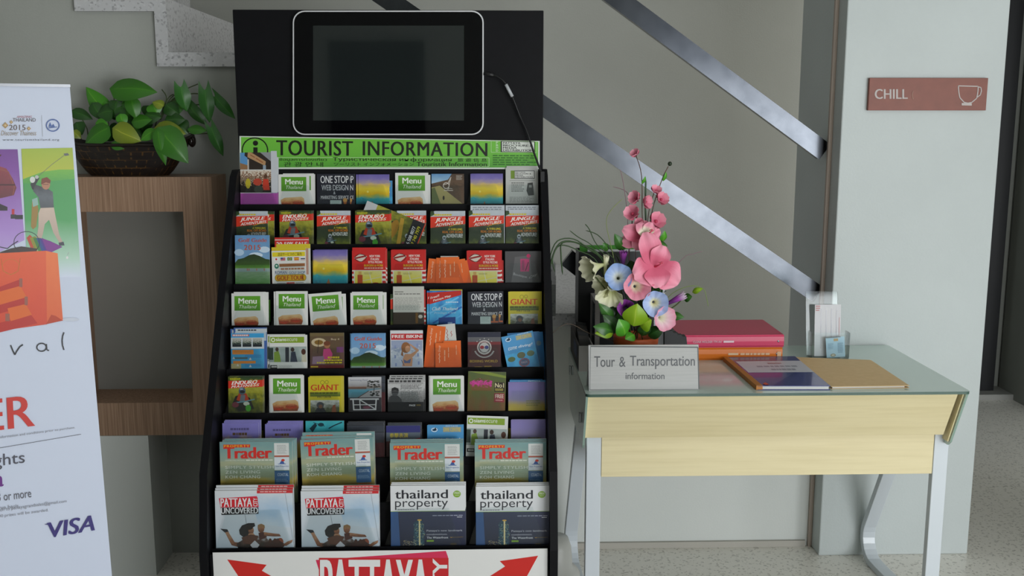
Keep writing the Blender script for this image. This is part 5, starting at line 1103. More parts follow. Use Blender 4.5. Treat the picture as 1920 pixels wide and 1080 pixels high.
MB().box((px0 - 0.1, 3.235, DZ), (px1, 3.243, P(1240, 525, 3.24).z), flat('c6cacd', 0.5)).build('sheets', nb)
for i in range(9):
    z = P(1240, 532 + i * 7, 3.235).z
    MB().tube([(px1 - 0.004, 3.233, z - 0.003), (px1 + 0.003, 3.2335, z), (px1 + 0.003, 3.245, z), (px1 - 0.004, 3.245, z - 0.003)], 0.0012, flat('3a3c3e', 0.4), 6).build('wire_loop', nb)
og = thing('desk_organiser', (0.615, 3.0, DZ), 'black ruffled organiser lying between flower pot and binders', 'organiser')
om = MB()
for i in range(9):
    a = P(1246 + i * 4.2, 617 + i * 1.8 + (i % 2) * 1.5, 3.0); b = P(1247 + i * 5, 651, 2.97)
    om.prism([a, a + Vector((0.012, 0, 0.0)), (b.x + 0.012, 2.97, DZ + 0.001), (b.x, 2.97, DZ + 0.001)], (0, 0.02 + 0.008 * (i % 3), 0), flat('1b1c1e', 0.5))
om.build('body', og)

# ---------------------------------------------------------------- flower arrangement
fa = thing('flower_arrangement', PZ(1192, 690, DZ) , 'artificial flower arrangement with big pink blooms in a terracotta pot', 'flowers')
FAO = fa.location.copy()
px, py = 0.452, 2.93
prf = [(0.0, 0.002), (0.040, 0.002), (0.045, 0.0), (0.052, 0.08), (0.066, 0.092), (0.0675, 0.114), (0.063, 0.116), (0.058, 0.105), (0.0, 0.103)]
MB().lathe((px, py, DZ), prf, objnoise('terracotta', [(0.3, 'b8501e'), (0.7, 'c85c28')], 20, rough=0.5), 28).build('pot', fa)
STEM = flat('4a5a2a', 0.5); TWIG = flat('5a4236', 0.5)
def petalmat(name, centre, mid, edge):
    return uvramp(name, [(0.0, centre), (0.46, centre), (0.72, mid), (1.0, edge)], 0.25, 3.0, rough=0.6, sx=14.0, sy=0.6)
PINK = petalmat('petal_pink', 'd8607e', 'f092aa', 'f0a0b4'); PINK2 = petalmat('petal_pink_pale', 'f0e8d0', 'e890a6', 'ea9cb0'); BLUE = petalmat('petal_blue', 'e6eae2', 'b4c8ea', '8aa8dc'); BLUE2 = petalmat('petal_blue_pale', 'ece8c8', 'c0cff0', 'a6bbe8'); CREAMP = petalmat('petal_cream', 'd2d6a0', 'e6e6be', 'eae8cc'); LILAC = petalmat('petal_lilac', 'ece8d4', 'f0ccd6', 'e89ab2'); PURP = petalmat('petal_purple', '5a2a6a', '7a2a84', '8a3a94')
def frame_to(d):
    d = Vector(d).normalized(); u = d.cross(Vector((0, 0, 1)));
    if u.length < 1e-3: u = Vector((1, 0, 0))
    u.normalize(); return u, d.cross(u).normalized() * -1, d
def trumpet(c, d, R, depth, mat, lobes=5, wav=0.035, tube=0.10, nm='flower', flare=2.2, ruffle=0.05):
    c = Vector(c); u, w, d = frame_to(d)
    def fn(a, b):
        th = 2 * PI * a; r = R * (tube + (1 - tube) * b ** flare) * (1 + wav * b * math.cos(lobes * th)); z = depth * (b - 1) + depth * 0.12 * b * b * math.cos(lobes * 2 * th + 1) * (ruffle / 0.05) * 0.5
        return c + u * (r * math.cos(th)) + w * (r * math.sin(th)) + d * z
    o = MB().grid(fn, 40, 9, mat).build(nm, fa)
    return o
def hibiscus(c, d, R, mat, nm='flower', n=5, cup=0.35, phase=0.3):
    c = Vector(c); u, w, d = frame_to(d); o = MB()
    for k in range(n):
        a0 = 2 * PI * k / n + phase
        ax = u * math.cos(a0) + w * math.sin(a0); sd = u * -math.sin(a0) + w * math.cos(a0)
        def fn(s, t):
            x = (s - 0.5) * 2; wd = R * 0.50 * math.sin(PI * min(1, 0.10 + 0.78 * t)) ** 0.9 * (1 + 0.05 * math.sin(11 * t + k))
            return c + ax * (R * t) + sd * (x * wd) + d * (cup * R * (1 - (1 - t) ** 2) - 0.35 * R * t ** 3 - 0.10 * R * (1 - x * x) * t + 0.05 * R * math.sin(6 * x + k * 2) * t + 0.01 * k * R)
        o.grid(fn, 8, 8, mat)
    f = o.build(nm, fa)
    st = MB().tube([c, c + d * R * 0.45, c + d * R * 0.7 + w * 0.2 * R], [0.004, 0.003, 0.002], flat('d84a6a', 0.5))
    for i in range(8): st.ball(c + d * R * (0.5 + 0.03 * i) + u * 0.05 * R * math.cos(i * 2.1) + w * (0.05 * R * math.sin(i * 2.1) + 0.02 * i * R), 0.0022, flat('d8b84a', 0.5), 6, 4)
    s = st.build('stamen', f); s.location = (0, 0, 0); s.data.transform(Matrix.Translation(-FAO) @ Matrix.Translation(FAO)); s.location = Vector((0, 0, 0))
    return f
LEAFM = {}
def leafmat(name, a, b, vein):
    return uvramp(name, [(0.0, a), (0.47, b), (0.495, vein), (0.505, vein), (0.53, b), (1.0, a)], 0.16, 3.0, axis='X', rough=0.38)
LG = leafmat('leaf_green', '2c5a1c', '3a7226', '5a8a3a'); LGD = leafmat('leaf_dark', '1c3f16', '28521c', '3a6a2a'); LY = leafmat('leaf_lime', '7fa81c', '94b828', 'b4cc4a'); LB = leafmat('leaf_bright', '3f8a1c', '55a228', '7fbc3a')
def leaf(parent, base, tip, width, mat, nrm=(0, -1, 0), droop=0.15, fold=0.25, shape='ovate', nm='leaf', wav=0.0):
    base = Vector(base); tip = Vector(tip); ax = tip - base; Ln = ax.length; ax.normalize(); n = Vector(nrm); n = (n - ax * n.dot(ax)).normalized(); sd = ax.cross(n)
    def prof(t):
        if shape == 'heart': return math.sqrt(max(0.0, 1 - (1 - t / 0.3) ** 2)) if t < 0.3 else 1 - ((t - 0.3) / 0.7) ** 1.7
        if shape == 'arrow': return (math.sin(PI * (0.16 + 0.84 * t)) ** 0.9) * (1.1 - 0.35 * t)
        return math.sin(PI * t ** 0.8) ** 0.9
    def fn(s, t):
        x = (s - 0.5) * 2; wd = width / 2 * max(prof(t), 0.0)
        back = -(0.30 if shape == 'arrow' else 0.16) * Ln * (abs(x) ** 1.5) * max(0, 1 - t * 5) if shape == 'arrow' else -0.10 * Ln * (abs(x) ** 2) * max(0, 1 - t * 3) if shape == 'heart' else 0
        return base + ax * (Ln * t + back) + sd * (x * wd) + n * (-fold * abs(x) * wd + droop * Ln * math.sin(PI * t) + wav * width * math.sin(9 * t + x) * abs(x))
    return MB().grid(fn, 8, 10, mat).build(nm, parent)
def Q3(u, v, Y=2.92): return P(u, v, Y)
def fpx(px_, Y=2.92): return px_ * Y / 1900.0
# stems from the pot
core = Vector((px, py, DZ + 0.105))
def stem(pts, r=0.0016, mat=STEM, nm='stem'): return MB().tube(smooth_path([Vector(p) for p in pts], 4), r, mat, 6).build(nm, fa)
# big blooms
def bloom(c, tips, mat, Y, nm='flower', curl=0.25):
    """petal by petal: tips are (u, v, width, depth towards the room)"""
    o = MB(); c0 = Q3(c[0], c[1], Y)
    for k, (u, v, w, dy) in enumerate(tips):
        tp = Q3(u, v, Y - dy); ax = tp - c0; Ln = ax.length; ax.normalize(); n = Vector((0.1, -1, 0.25)); n = (n - ax * n.dot(ax)).normalized(); sd = ax.cross(n); W_ = fpx(w, Y)
        def fn(s_, t):
            x = (s_ - 0.5) * 2; wd = W_ / 2 * math.sin(PI * min(1, 0.06 + 0.80 * t)) ** 0.8 * (1 + 0.06 * math.sin(9 * t + k))
            return c0 + ax * (Ln * (t - 0.08 * x * x * t * t)) + sd * (x * wd) + n * (curl * Ln * (t - t * t) * 1.2 - 0.14 * wd * (1 - x * x) + 0.055 * Ln * math.sin(5.5 * x + 2 * k) * t * t + 0.004 * k * Ln - 0.1 * Ln * t ** 4)
        o.grid(fn, 12, 10, mat)
    f = o.build(nm, fa)
    st = MB(); d = Vector((0.35, -0.8, 0.3)).normalized(); L0 = fpx(26, Y)
    st.tube([c0, c0 + d * L0 * 0.6, c0 + d * L0 + Vector((0, 0, 0.006))], [0.003, 0.0022, 0.0015], flat('d84a6a', 0.5), 6)
    for i in range(8): st.ball(c0 + d * L0 * (0.65 + 0.045 * i) + Vector((0.004 * math.cos(i * 2.1), 0, 0.004 * math.sin(i * 2.1) + 0.003)), 0.0018, flat('d86a7a', 0.5), 6, 4)
    g_ = st.build('stamen', fa)
    g_.parent = f; g_.location = (0, 0, 0); g_.data.transform(Matrix.Identity(4)); g_.location = (0, 0, 0)
    return f
bloom((1228, 500), [(1212, 436, 48, 0.0), (1246, 462, 40, 0.01), (1274, 530, 60, 0.02), (1192, 520, 58, 0.03), (1236, 538, 50, 0.035)], PINK, 2.87)
bloom((1202, 448), [(1164, 455, 30, 0.0), (1170, 427, 34, 0.01), (1212, 414, 34, 0.0), (1238, 432, 30, 0.01), (1190, 466, 30, 0.02)], PINK, 2.92, curl=0.5)
bloom((1210, 440), [(1196, 420, 24, 0.01), (1222, 418, 24, 0.012), (1216, 452, 26, 0.02)], PINK2, 2.905, curl=0.6)
trumpet(Q3(1196, 537, 2.855), (0.05, -0.97, 0.16), fpx(27, 2.86), 0.05, PINK2)
trumpet(Q3(1160, 519, 2.87), (-0.10, -0.95, 0.25), fpx(26, 2.87), 0.05, BLUE)
trumpet(Q3(1230, 570, 2.85), (0.0, -1.0, 0.05), fpx(25, 2.85), 0.05, BLUE2)
trumpet(Q3(1248, 598, 2.855), (0.35, -0.9, 0.05), fpx(24, 2.86), 0.045, LILAC)
trumpet(Q3(1100, 505, 2.89), (-0.85, -0.45, -0.15), fpx(25, 2.89), 0.075, CREAMP, tube=0.12, flare=2.6)
trumpet(Q3(1126, 538, 2.89), (-0.75, -0.55, -0.2), fpx(23, 2.89), 0.06, CREAMP)
trumpet(Q3(1143, 560, 2.865), (-0.2, -0.7, -0.65), fpx(27, 2.87), 0.06, CREAMP)
trumpet(Q3(1174, 578, 2.865), (-0.1, -0.95, 0.1), fpx(17, 2.87), 0.03, PURP)
trumpet(Q3(1137, 480, 2.91), (0.05, -0.2, 1.0), fpx(6, 2.91), 0.06, CREAMP, tube=0.3, flare=1.2, nm='bud')
trumpet(Q3(1169, 472, 2.90), (0.0, -0.2, 1.0), fpx(8, 2.9), 0.05, PURP, tube=0.3, flare=1.2, nm='bud')
trumpet(Q3(1284, 553, 2.88), (0.9, -0.15, 0.5), fpx(8, 2.88), 0.075, petalmat('petal_violet_bud', '5a1a6a', '9a3aa4', 'd8c4d8'), tube=0.25, flare=1.2, nm='bud')
# small blossoms on twigs
BL = petalmat('petal_blossom', 'd0708a', 'e894a8', 'eea4b6')
def blossom(u, v, r, d, Y=2.93):
    c = Q3(u, v, Y); o = hibiscus_small(c, d, fpx(r * 1.4, Y))
def hibiscus_small(c, d, R):
    c = Vector(c); u, w, d = frame_to(d); o = MB()
    for k in range(5):
        a0 = 2 * PI * k / 5 + 0.3; ax = u * math.cos(a0) + w * math.sin(a0); sd = u * -math.sin(a0) + w * math.cos(a0)
        o.grid(lambda s, t: c + ax * (R * t * (1 - 0.2 * t)) + sd * ((s - 0.5) * 1.3 * R * math.sin(PI * min(1, 0.1 + 0.75 * t))) + d * (R * (0.7 * t * t - 0.05 * (1 - (2 * s - 1) ** 2))), 4, 5, BL)
    o.ball(c + d * R * 0.15, R * 0.18, flat('b8405c', 0.5), 6, 4)
    return o.build('blossom', fa)
for u, v, r, d in ((1192, 290, 8, (-0.5, -0.4, 0.6)), (1193, 372, 11, (-0.6, -0.5, 0.3)), (1209, 379, 11, (0.6, -0.5, 0.1)), (1229, 359, 9, (0.2, -0.5, 0.7)), (1239, 375, 11, (0.3, -0.6, 0.4)), (1187, 402, 13, (-0.4, -0.6, 0.4)), (1229, 416, 14, (0.3, -0.7, 0.4)), (1222, 441, 11, (0.4, -0.6, 0.3)), (1199, 419, 8, (-0.2, -0.7, 0.3))):
    blossom(u, v, r, d)
top = lambda *a: [core] + [Q3(u, v, 2.94) for u, v in a]
stem(top((1206, 480), (1204, 400), (1203, 330), (1193, 293)), 0.0013, TWIG); stem(top((1212, 480), (1222, 400), (1240, 340), (1253, 312)), 0.0013, TWIG); stem(top((1210, 470), (1216, 400), (1226, 362)), 0.0011, TWIG); stem(top((1180, 500), (1183, 440), (1186, 405)), 0.0011, TWIG)
for a, b in (((1204, 345), (1210, 330)), ((1243, 340), (1249, 322))): leaf(fa, Q3(*a, 2.94), Q3(*b, 2.93), 0.014, LB, (0.5, -0.8, 0))
MB().ball(Q3(1256, 307, 2.94), 0.0065, flat('23301c', 0.5)).build('bud', fa)
# grasses
GR = flat('2f4a22', 0.5); GRP = flat('8f6a78', 0.5)
def blade(pts, r=0.0014, mat=GR): return MB().tube(smooth_path([Q3(u, v, y) for u, v, y in pts], 4), [r] * (4 * (len(pts) - 1)) + [r * 0.3], mat, 5).build('grass_blade', fa)
blade([(1180, 640, 2.93), (1140, 500, 2.92), (1095, 462, 2.9), (1060, 452, 2.88), (1040, 470, 2.87), (1028, 520, 2.86), (1025, 545, 2.86)], 0.0022)
blade([(1170, 630, 2.93), (1130, 490, 2.92), (1090, 458, 2.9), (1055, 455, 2.89), (1052, 480, 2.88), (1055, 515, 2.88)], 0.0022)
blade([(1170, 630, 2.93), (1135, 500, 2.92), (1105, 468, 2.9), (1075, 448, 2.89), (1045, 452, 2.88), (1032, 480, 2.87), (1035, 495, 2.87)], 0.0018)
blade([(1170, 630, 2.93), (1125, 500, 2.92), (1085, 470, 2.9), (1050, 460, 2.89), (1036, 485, 2.88), (1040, 510, 2.88)], 0.0018)
blade([(1185, 620, 2.93), (1160, 500, 2.92), (1120, 460, 2.92), (1105, 430, 2.92), (1097, 420, 2.92)]); blade([(1185, 620, 2.93), (1150, 500, 2.92), (1110, 460, 2.92), (1085, 445, 2.91), (1068, 432, 2.9)]); blade([(1190, 620, 2.93), (1165, 500, 2.93), (1140, 462, 2.93), (1120, 440, 2.93), (1098, 432, 2.93)])
blade([(1190, 620, 2.93), (1180, 500, 2.93), (1176, 400, 2.94), (1168, 340, 2.94), (1163, 318, 2.94)], 0.001, GRP); blade([(1195, 600, 2.93), (1192, 480, 2.94), (1182, 390, 2.95), (1175, 360, 2.95), (1149, 350, 2.95)], 0.001, GRP); blade([(1175, 600, 2.93), (1150, 480, 2.92), (1137, 420, 2.92), (1145, 395, 2.92), (1168, 372, 2.92)], 0.001, flat('8a9a5a', 0.5)); blade([(1192, 600, 2.93), (1210, 470, 2.94), (1210, 380, 2.94), (1211, 335, 2.94)], 0.0025, flat('3a5a3a', 0.5))
blade([(1210, 630, 2.92), (1240, 540, 2.9), (1280, 485, 2.9), (1300, 476, 2.9), (1318, 471, 2.9)], 0.0008, GRP); blade([(1210, 630, 2.92), (1250, 560, 2.9), (1290, 537, 2.89), (1318, 541, 2.89), (1325, 560, 2.89), (1328, 575, 2.89)], 0.0008, flat('7a9a3a', 0.5)); blade([(1240, 590, 2.9), (1270, 570, 2.89), (1285, 552, 2.88)], 0.002, STEM)
blade([(1150, 640, 2.92), (1105, 625, 2.9), (1062, 607, 2.88), (1020, 640, 2.86)], 0.001, flat('5a4a3c', 0.5))
# leaves round the pot
for b, t, w, m_, y in (((1188, 612), (1195, 569), 50, LY, 2.84), ((1200, 612), (1222, 600), 34, LY, 2.845), ((1172, 630), (1160, 598), 34, LB, 2.84), ((1150, 622), (1112, 612), 26, LG, 2.85), ((1150, 625), (1115, 625), 22, LY, 2.85), ((1160, 622), (1130, 590), 28, LGD, 2.87), ((1150, 600), (1122, 568), 22, LG, 2.88), ((1215, 630), (1246, 615), 26, LGD, 2.86), ((1170, 625), (1165, 575), 30, LGD, 2.88), ((1222, 548), (1240, 528), 34, LGD, 2.90), ((1190, 520), (1182, 488), 34, LGD, 2.92), ((1255, 592), (1283, 595), 18, LG, 2.87), ((1282, 560), (1298, 556), 18, LG, 2.885), ((1298, 548), (1318, 541), 12, LY, 2.885), ((1170, 470), (1152, 438), 22, LG, 2.92), ((1190, 628), (1172, 636), 22, LB, 2.845), ((1205, 630), (1212, 603), 26, LGD, 2.86), ((1240, 455), (1246, 432), 16, LB, 2.92), ((1228, 455), (1252, 462), 14, LG, 2.91), ((1140, 470), (1130, 455), 14, LG, 2.92), ((1186, 560), (1180, 600), 30, LGD, 2.89), ((1215, 560), (1205, 600), 34, LGD, 2.9), ((1150, 560), (1165, 600), 34, LGD, 2.9)):
    leaf(fa, Q3(*b, y + 0.02), Q3(*t, y), fpx(w, y), m_, (random.uniform(-0.4, 0.4), -1, 0.5))
for i in range(6): stem([core + Vector((random.uniform(-0.03, 0.03), random.uniform(-0.02, 0.02), 0)), Q3(1170 + i * 10, 590, 2.9), Q3((1110, 1140, 1165, 1200, 1235, 1250)[i], (510, 560, 525, 540, 500, 598)[i], 2.9)], 0.0018)
# spent blossom bits
# ---------------------------------------------------------------- wall sign on the column
ws = thing('wall_sign', P(1738, 178, 3.288), 'terracotta wall sign with coffee cup outline on the white column', 'sign')
A, Bq = P(1631, 146, 3.276), P(1848.5, 207, 3.276)
MB().box((A.x, 3.276, Bq.z), (Bq.x, 3.2895, P(1631, 146, 3.276).z), objnoise('sign_brown', [(0.3, '7c4537'), (0.7, '844a3b')], 30, rough=0.5)).build('plate', ws, bevel=0.001)
wp = Print(lambda u, v: P(u, v, 3.2752), (0, -1, 0), eps=0.0003); GRY = 'b3aaa6'
wp.text('CHILL', 1640, 167, 1702, 185.5, GRY, bold=0.035, space=1.05)
wp.build('lettering', ws)
cp = Print(lambda u, v: P(u, v, 3.2750), (0, -1, 0), eps=0.0002)
cup = [(1797, 161), (1834, 162)] + [(1834 - 0.2 * i ** 2 * 0.9, 162 + 5.6 * i) for i in range(1, 5)] + [(1822, 192), (1815, 193.5), (1808, 192)] + [(1797 + 0.2 * i ** 2 * 0.9, 161 + 5.6 * i) for i in range(4, 0, -1)] + [(1797, 161)]
cp.line(cup, 1.9, GRY); cp.poly([(1803, 193), (1822, 193.5), (1822, 198), (1803, 197.5)], GRY); cp.line([(1834, 163), (1839, 164), (1840, 170), (1838, 178), (1831, 183)], 1.8, GRY); cp.line([(1712, 171), (1710, 178), (1712, 186)], 0.7, 'b08a76')
cp.build('cup_outline', ws)
# ---------------------------------------------------------------- white floor box behind the rack
fbx = thing('floor_socket_box', (0.24, 3.1, 0), 'white plastic floor box with cable beside the foot of the rack', 'socket box')
MB().lathe((0.225, 3.08, 0), [(0.0, 0.001), (0.085, 0.001), (0.085, 0.05), (0.075, 0.065), (0.06, 0.075), (0.055, 0.14), (0.045, 0.17), (0.0, 0.175)], flat('b9b9b4', 0.35), 24).build('housing', fbx)
MB().tube(smooth_path([Vector(p) for p in ((0.19, 3.0, 0.006), (0.25, 2.96, 0.006), (0.30, 3.02, 0.006), (0.30, 3.2, 0.006))]), 0.006, flat('1c1d1e', 0.4)).build('cord', fbx)

# ================================================================== BANNER
BT = math.radians(27)
bo = P(170, 620, 2.3); bo.z = 0
bdir = Vector((-math.cos(BT), -math.sin(BT), 0)); bn = Vector((math.sin(BT), -math.cos(BT), 0))
BH = P(130, 163.5, 2.3).z; BW = 0.62
bo = Vector((P(170, 620, 2.3).x, 2.3, 0))
ban = thing('pull_up_banner', (bo + bdir * BW / 2), 'tall white printed pull-up banner left of the wooden box', 'banner')
BX = lambda s, z: bo + bdir * s + Vector((0, 0, z))
fw = bn
pm_ = Print(lambda u, v: PPL(u, v, bo, bn), bn, eps=0.00002)
sheetm = flat('cdd5e8', 0.5)
tr_ = PPL(131, 163.5, bo, bn); br_ = PPL(210, 1080, bo, bn); br_ = tr_ + (br_ - tr_) * ((tr_.z - 0.052) / (tr_.z - br_.z))
cl = [br_, br_ + bdir * BW, tr_ + bdir * BW, tr_]
pm_.prism([p - bn * 0.003 for p in cl], bn * 0.002, sheetm, flat('b9bac0', 0.5))
def rct(a, b, c, d, m): pm_.rect(a, b, c, d, m)
# picture panels (run on past the frame edge)
pm_.poly([(-60, 280), (33, 280), (46, 450), (-60, 500)], uvramp('banner_purple', [(0, 'b9a6d8'), (0.3, 'a884cc'), (0.8, '7a3a9a'), (1, '6a2a8a')], 0.1, 3))
pm_.poly([(40, 279), (136, 277), (152, 520), (52, 520)], uvramp('banner_green', [(0, 'cdd5e8'), (0.15, 'a9ccb8'), (0.45, '3f9a50'), (0.62, '37964a'), (1.0, '3f9a3a')], 0.06, 3))
pm_.poly([(40, 279), (136, 277), (139, 322), (110, 320), (80, 325), (43, 336)], uvramp('banner_lime', [(0, 'b4b81c'), (1, '9ab01e')], 0.2, 3))
pm_.poly([(43, 336), (80, 322), (110, 318), (139, 318), (140, 335), (44, 345)], uvramp('banner_bush', [(0, '3f9a3a'), (1, '6aae2c')], 0.6, 9))
# handbag and lipstick
RB = uvramp('bag_red', [(0, '5f1420'), (0.6, '7a1c2c'), (1, '8a2a34')], 0.6, 5)
pm_.poly([(-20, 318), (0, 312), (12, 316), (24, 335), (31, 352), (26, 366), (0, 372), (-20, 372)], RB); pm_.line([(0, 318), (16, 322), (27, 350), (24, 366)], 1.5, '8f4a3a'); pm_.line([(-8, 312), (-4, 296), (2, 290)], 2.5, '4a101a'); pm_.rect(-20, 345, 28, 348, '4a101a')
pm_.poly([(-20, 378), (0, 382), (14, 388), (14, 395), (-20, 395)], '2a1c24')
pm_.rect(22, 392, 27, 402, 'b82a34'); pm_.rect(20, 402, 30, 410, '2c2c30'); pm_.poly([(28, 403), (43, 403), (43, 411), (28, 411)], '26262a')
# golfer
SKN = 'b07a5c'
pm_.line([(71, 331), (98, 308), (122, 290)], 0.9, '6a6a5a'); pm_.poly([(119, 288), (127, 287), (130, 291), (122, 292.5)], '5a5c5c')
pm_.poly([(57, 345), (70, 330), (74, 334), (66, 348), (72, 354), (66, 360), (60, 354)], '26282c'); pm_.ell(61, 337, 5, 6, 'cfd2cf'); pm_.ell(69, 332, 3.5, 3.5, 'b9bcb8')
pm_.poly([(66, 346), (78, 350), (90, 354), (99, 360), (101, 390), (76, 391), (72, 370), (62, 358)], uvramp('golf_shirt', [(0, '40464c'), (0.5, '565e66'), (1, '23262a')], 0.4, 4))
pm_.ell(86, 346, 8, 9.5, SKN); pm_.poly([(77, 346), (78, 335), (88, 332), (95, 338), (94, 344), (86, 342)], '7a3a22'); pm_.rect(80, 345, 91, 346.2, '6a4030')
pm_.poly([(76, 390), (101, 389), (104, 405), (111, 440), (118, 455), (113, 458), (100, 436), (92, 412), (84, 420), (80, 440), (76, 452), (68, 452), (72, 425), (72, 400)], uvramp('golf_trousers', [(0, 'b09a8c'), (1, 'c9b4a4')], 0.4, 4))
pm_.poly([(110, 455), (119, 453), (121, 460), (111, 461)], '3a3f4a')
pm_.poly([(60, 378), (68, 374), (72, 392), (68, 425), (62, 430), (58, 425)], '9a7a3a'); pm_.poly([(60, 374), (70, 370), (72, 384), (62, 388)], '8fb0a8'); pm_.ell(126, 483, 2.2, 2.6, 'dcdcdc'); pm_.line([(126.5, 478), (129, 473)], 0.8, '9a9a9a')
# shopping bag
ORG = uvramp('bag_orange', [(0, 'c8340c'), (0.5, 'd84412'), (1, 'e0561c')], 0.3, 3); ORL = uvramp('bag_orange_light', [(0, 'd8581c'), (1, 'e8702a')], 0.3, 3)
for i, (c_, a) in enumerate((('b8442a', 0), ('8a8a2c', 6), ('3a7a3a', 12), ('2a4a8a', 18), ('4a2c8a', 24), ('7a2a8a', 28))): pm_.poly([(50 + a, 446), (56 + a * 1.6, 440 + i * 3), (64 + a * 1.9, 448 + i * 3), (62 + a, 476)], c_)
pm_.poly([(0, 473), (20, 466), (40, 462), (70, 466), (66, 476), (0, 478)], '3a2c2a'); pm_.ring(50, 455, 24, 1.2, '26282a', 22, 21); pm_.line([(0, 463), (14, 466), (24, 458), (34, 452)], 1.6, '26282a')
pm_.poly([(-60, 478), (86, 470), (88, 608), (30, 616), (-60, 634)], ORG); pm_.poly([(86, 470), (108, 475), (118, 601), (104, 594), (88, 608)], ORL); pm_.poly([(96, 590), (104, 592), (118, 601), (86, 608)], 'b83a10'); pm_.ell(133, 599, 16, 3.5, 'c4cad8')
pm_.line([(2, 485), (6, 508), (20, 515), (34, 508), (38, 484)], 1.2, 'b8641c'); pm_.ring(20, 500, 16, 0.8, 'c8741c', 18, 14)
for (a, b, c_, d) in (((-20, 545), (42, 522), (42, 538), (-20, 560)), ((-20, 577), (52, 556), (52, 572), (-20, 594)), ((-20, 610), (58, 590), (70, 606), (-20, 628))): pm_.poly([a, b, c_, d], 'b8281c')
for (a, b, c_, d) in (((-20, 552), (38, 536), (50, 557), (-20, 577)), ((14, 578), (48, 570), (60, 590), (20, 602))): pm_.poly([a, b, c_, d], 'dc641c')
for a, b in (((36, 522), (42, 538)), ((46, 556), (52, 572)), ((10, 588), (18, 602))): pm_.poly([a, (b[0], a[1]), b, (a[0], b[1])], '9a5a4a')
# logos
pm_.text('AMAZING', 31, 217, 60, 221, 'b06a7a', bold=0.01, shear=0.2); pm_.text('THAILAND', 24, 221.5, 67, 228, '4a4040'); pm_.text('2015', 17, 234, 48, 244, '5a4a44')
for x, y, s in ((10, 235, 6), (21, 229, 3.6), (54, 241, 4)): pm_.poly([(x - s, y), (x, y - s), (x + s, y), (x, y + s)], 'a88a5a'); pm_.poly([(x - s * .4, y), (x, y - s * .4), (x + s * .4, y), (x, y + s * .4)], 'd0b88a')
pm_.text('Discover Thainess', 2, 245, 68, 254, '9a8a74', shear=0.2); pm_.text('www.tourismthailand.org', 5, 260, 111, 265, '4a4c54', space=1.2); pm_.line([(78, 216), (80, 256)], 0.6, '9a9ca4')
pm_.ring(99, 235, 12, 2.0, '3a5a9a', 22, 11); pm_.poly([(91, 238), (94, 229), (97, 236), (100, 232), (103, 238)], '3a5a9a'); pm_.line([(91, 240), (107, 238)], 1.4, '3a5a9a'); pm_.line([(95, 224.5), (103, 224.5)], 2.0, '3a5a9a')
# words
INK = '1f2026'
pm_.line([(20, 647), (24, 657), (28, 665), (31, 659), (37, 650), (43, 646)], 2.6, INK); pm_.ring(78, 651, 9, 2.3, INK, 16, 7.5); pm_.line([(87, 645), (88, 656), (92, 657)], 2.3, INK); pm_.line([(120, 623), (117.5, 630), (116.5, 638), (117.2, 647), (120, 656)], 2.4, INK)
pm_.text('ER', 0, 0, 0, 0, 'c9342c', bold=0.02, quad=[(-34, 751), (63, 740), (66, 798), (-31, 810)])
GRT = '8a8c96'
pm_.text('information and conditions prior to purchase.', 0, 0, 0, 0, GRT, quad=[(-2, 817), (141, 799), (141, 804), (-2, 824)]); pm_.line([(-20, 843), (152, 814)], 0.8, '5a5c66')
pm_.text('Flights', 0, 0, 0, 0, '4a4a56', quad=[(-42, 856), (46, 846), (47, 874), (-41, 886)]); pm_.text('a', 0, 0, 0, 0, '6a2a84', bold=0.04, quad=[(-10, 893), (6, 891), (7, 911), (-9, 914)]); pm_.text('3 or more', 0, 0, 0, 0, '5a5a64', quad=[(-5, 924), (58, 916), (59, 932), (-4, 940)])
pm_.text('first serve basis.', 0, 0, 0, 0, GRT, quad=[(-32, 952), (37, 944), (37, 951), (-32, 959)]); pm_.text('description to pattayagrandsales@gmail.com', 0, 0, 0, 0, GRT, quad=[(-30, 955), (125, 936), (125, 943), (-30, 965)]); pm_.text('1,000 prizes will be awarded.', 0, 0, 0, 0, GRT, quad=[(-12, 966), (91, 953), (91, 960), (-12, 973)])
pm_.text('VISA', 0, 0, 0, 0, '352c74', bold=0.035, shear=0.25, quad=[(88, 980), (177, 965), (178, 994), (96, 1008)]); pm_.poly([(83, 983), (94, 980), (101, 990), (95, 984)], '352c74')
pm_.build('printed_sheet', ban)
MB().prism([BX(-0.006, 0.0) - bn * 0.09, BX(BW + 0.006, 0.0) - bn * 0.09, BX(BW + 0.006, 0) + bn * 0.05, BX(-0.006, 0.0) + bn * 0.05], (0, 0, 0.05), flat('a9abb0', 0.3, metal=0.6)).build('base', ban, bevel=0.006)
MB().prism([tr_ - bdir * 0.001 - bn * 0.006, tr_ + bdir * BW - bn * 0.006, tr_ + bdir * BW + bn * 0.003, tr_ - bdir * 0.001 + bn * 0.003], (0, 0, 0.006), flat('8f9196', 0.3, metal=0.5)).build('top_bar', ban)
MB().tube([BX(BW / 2, 0.05) - bn * 0.03, BX(BW / 2, BH) - bn * 0.012], 0.008, flat('8f9196', 0.3, metal=0.8)).build('pole', ban)

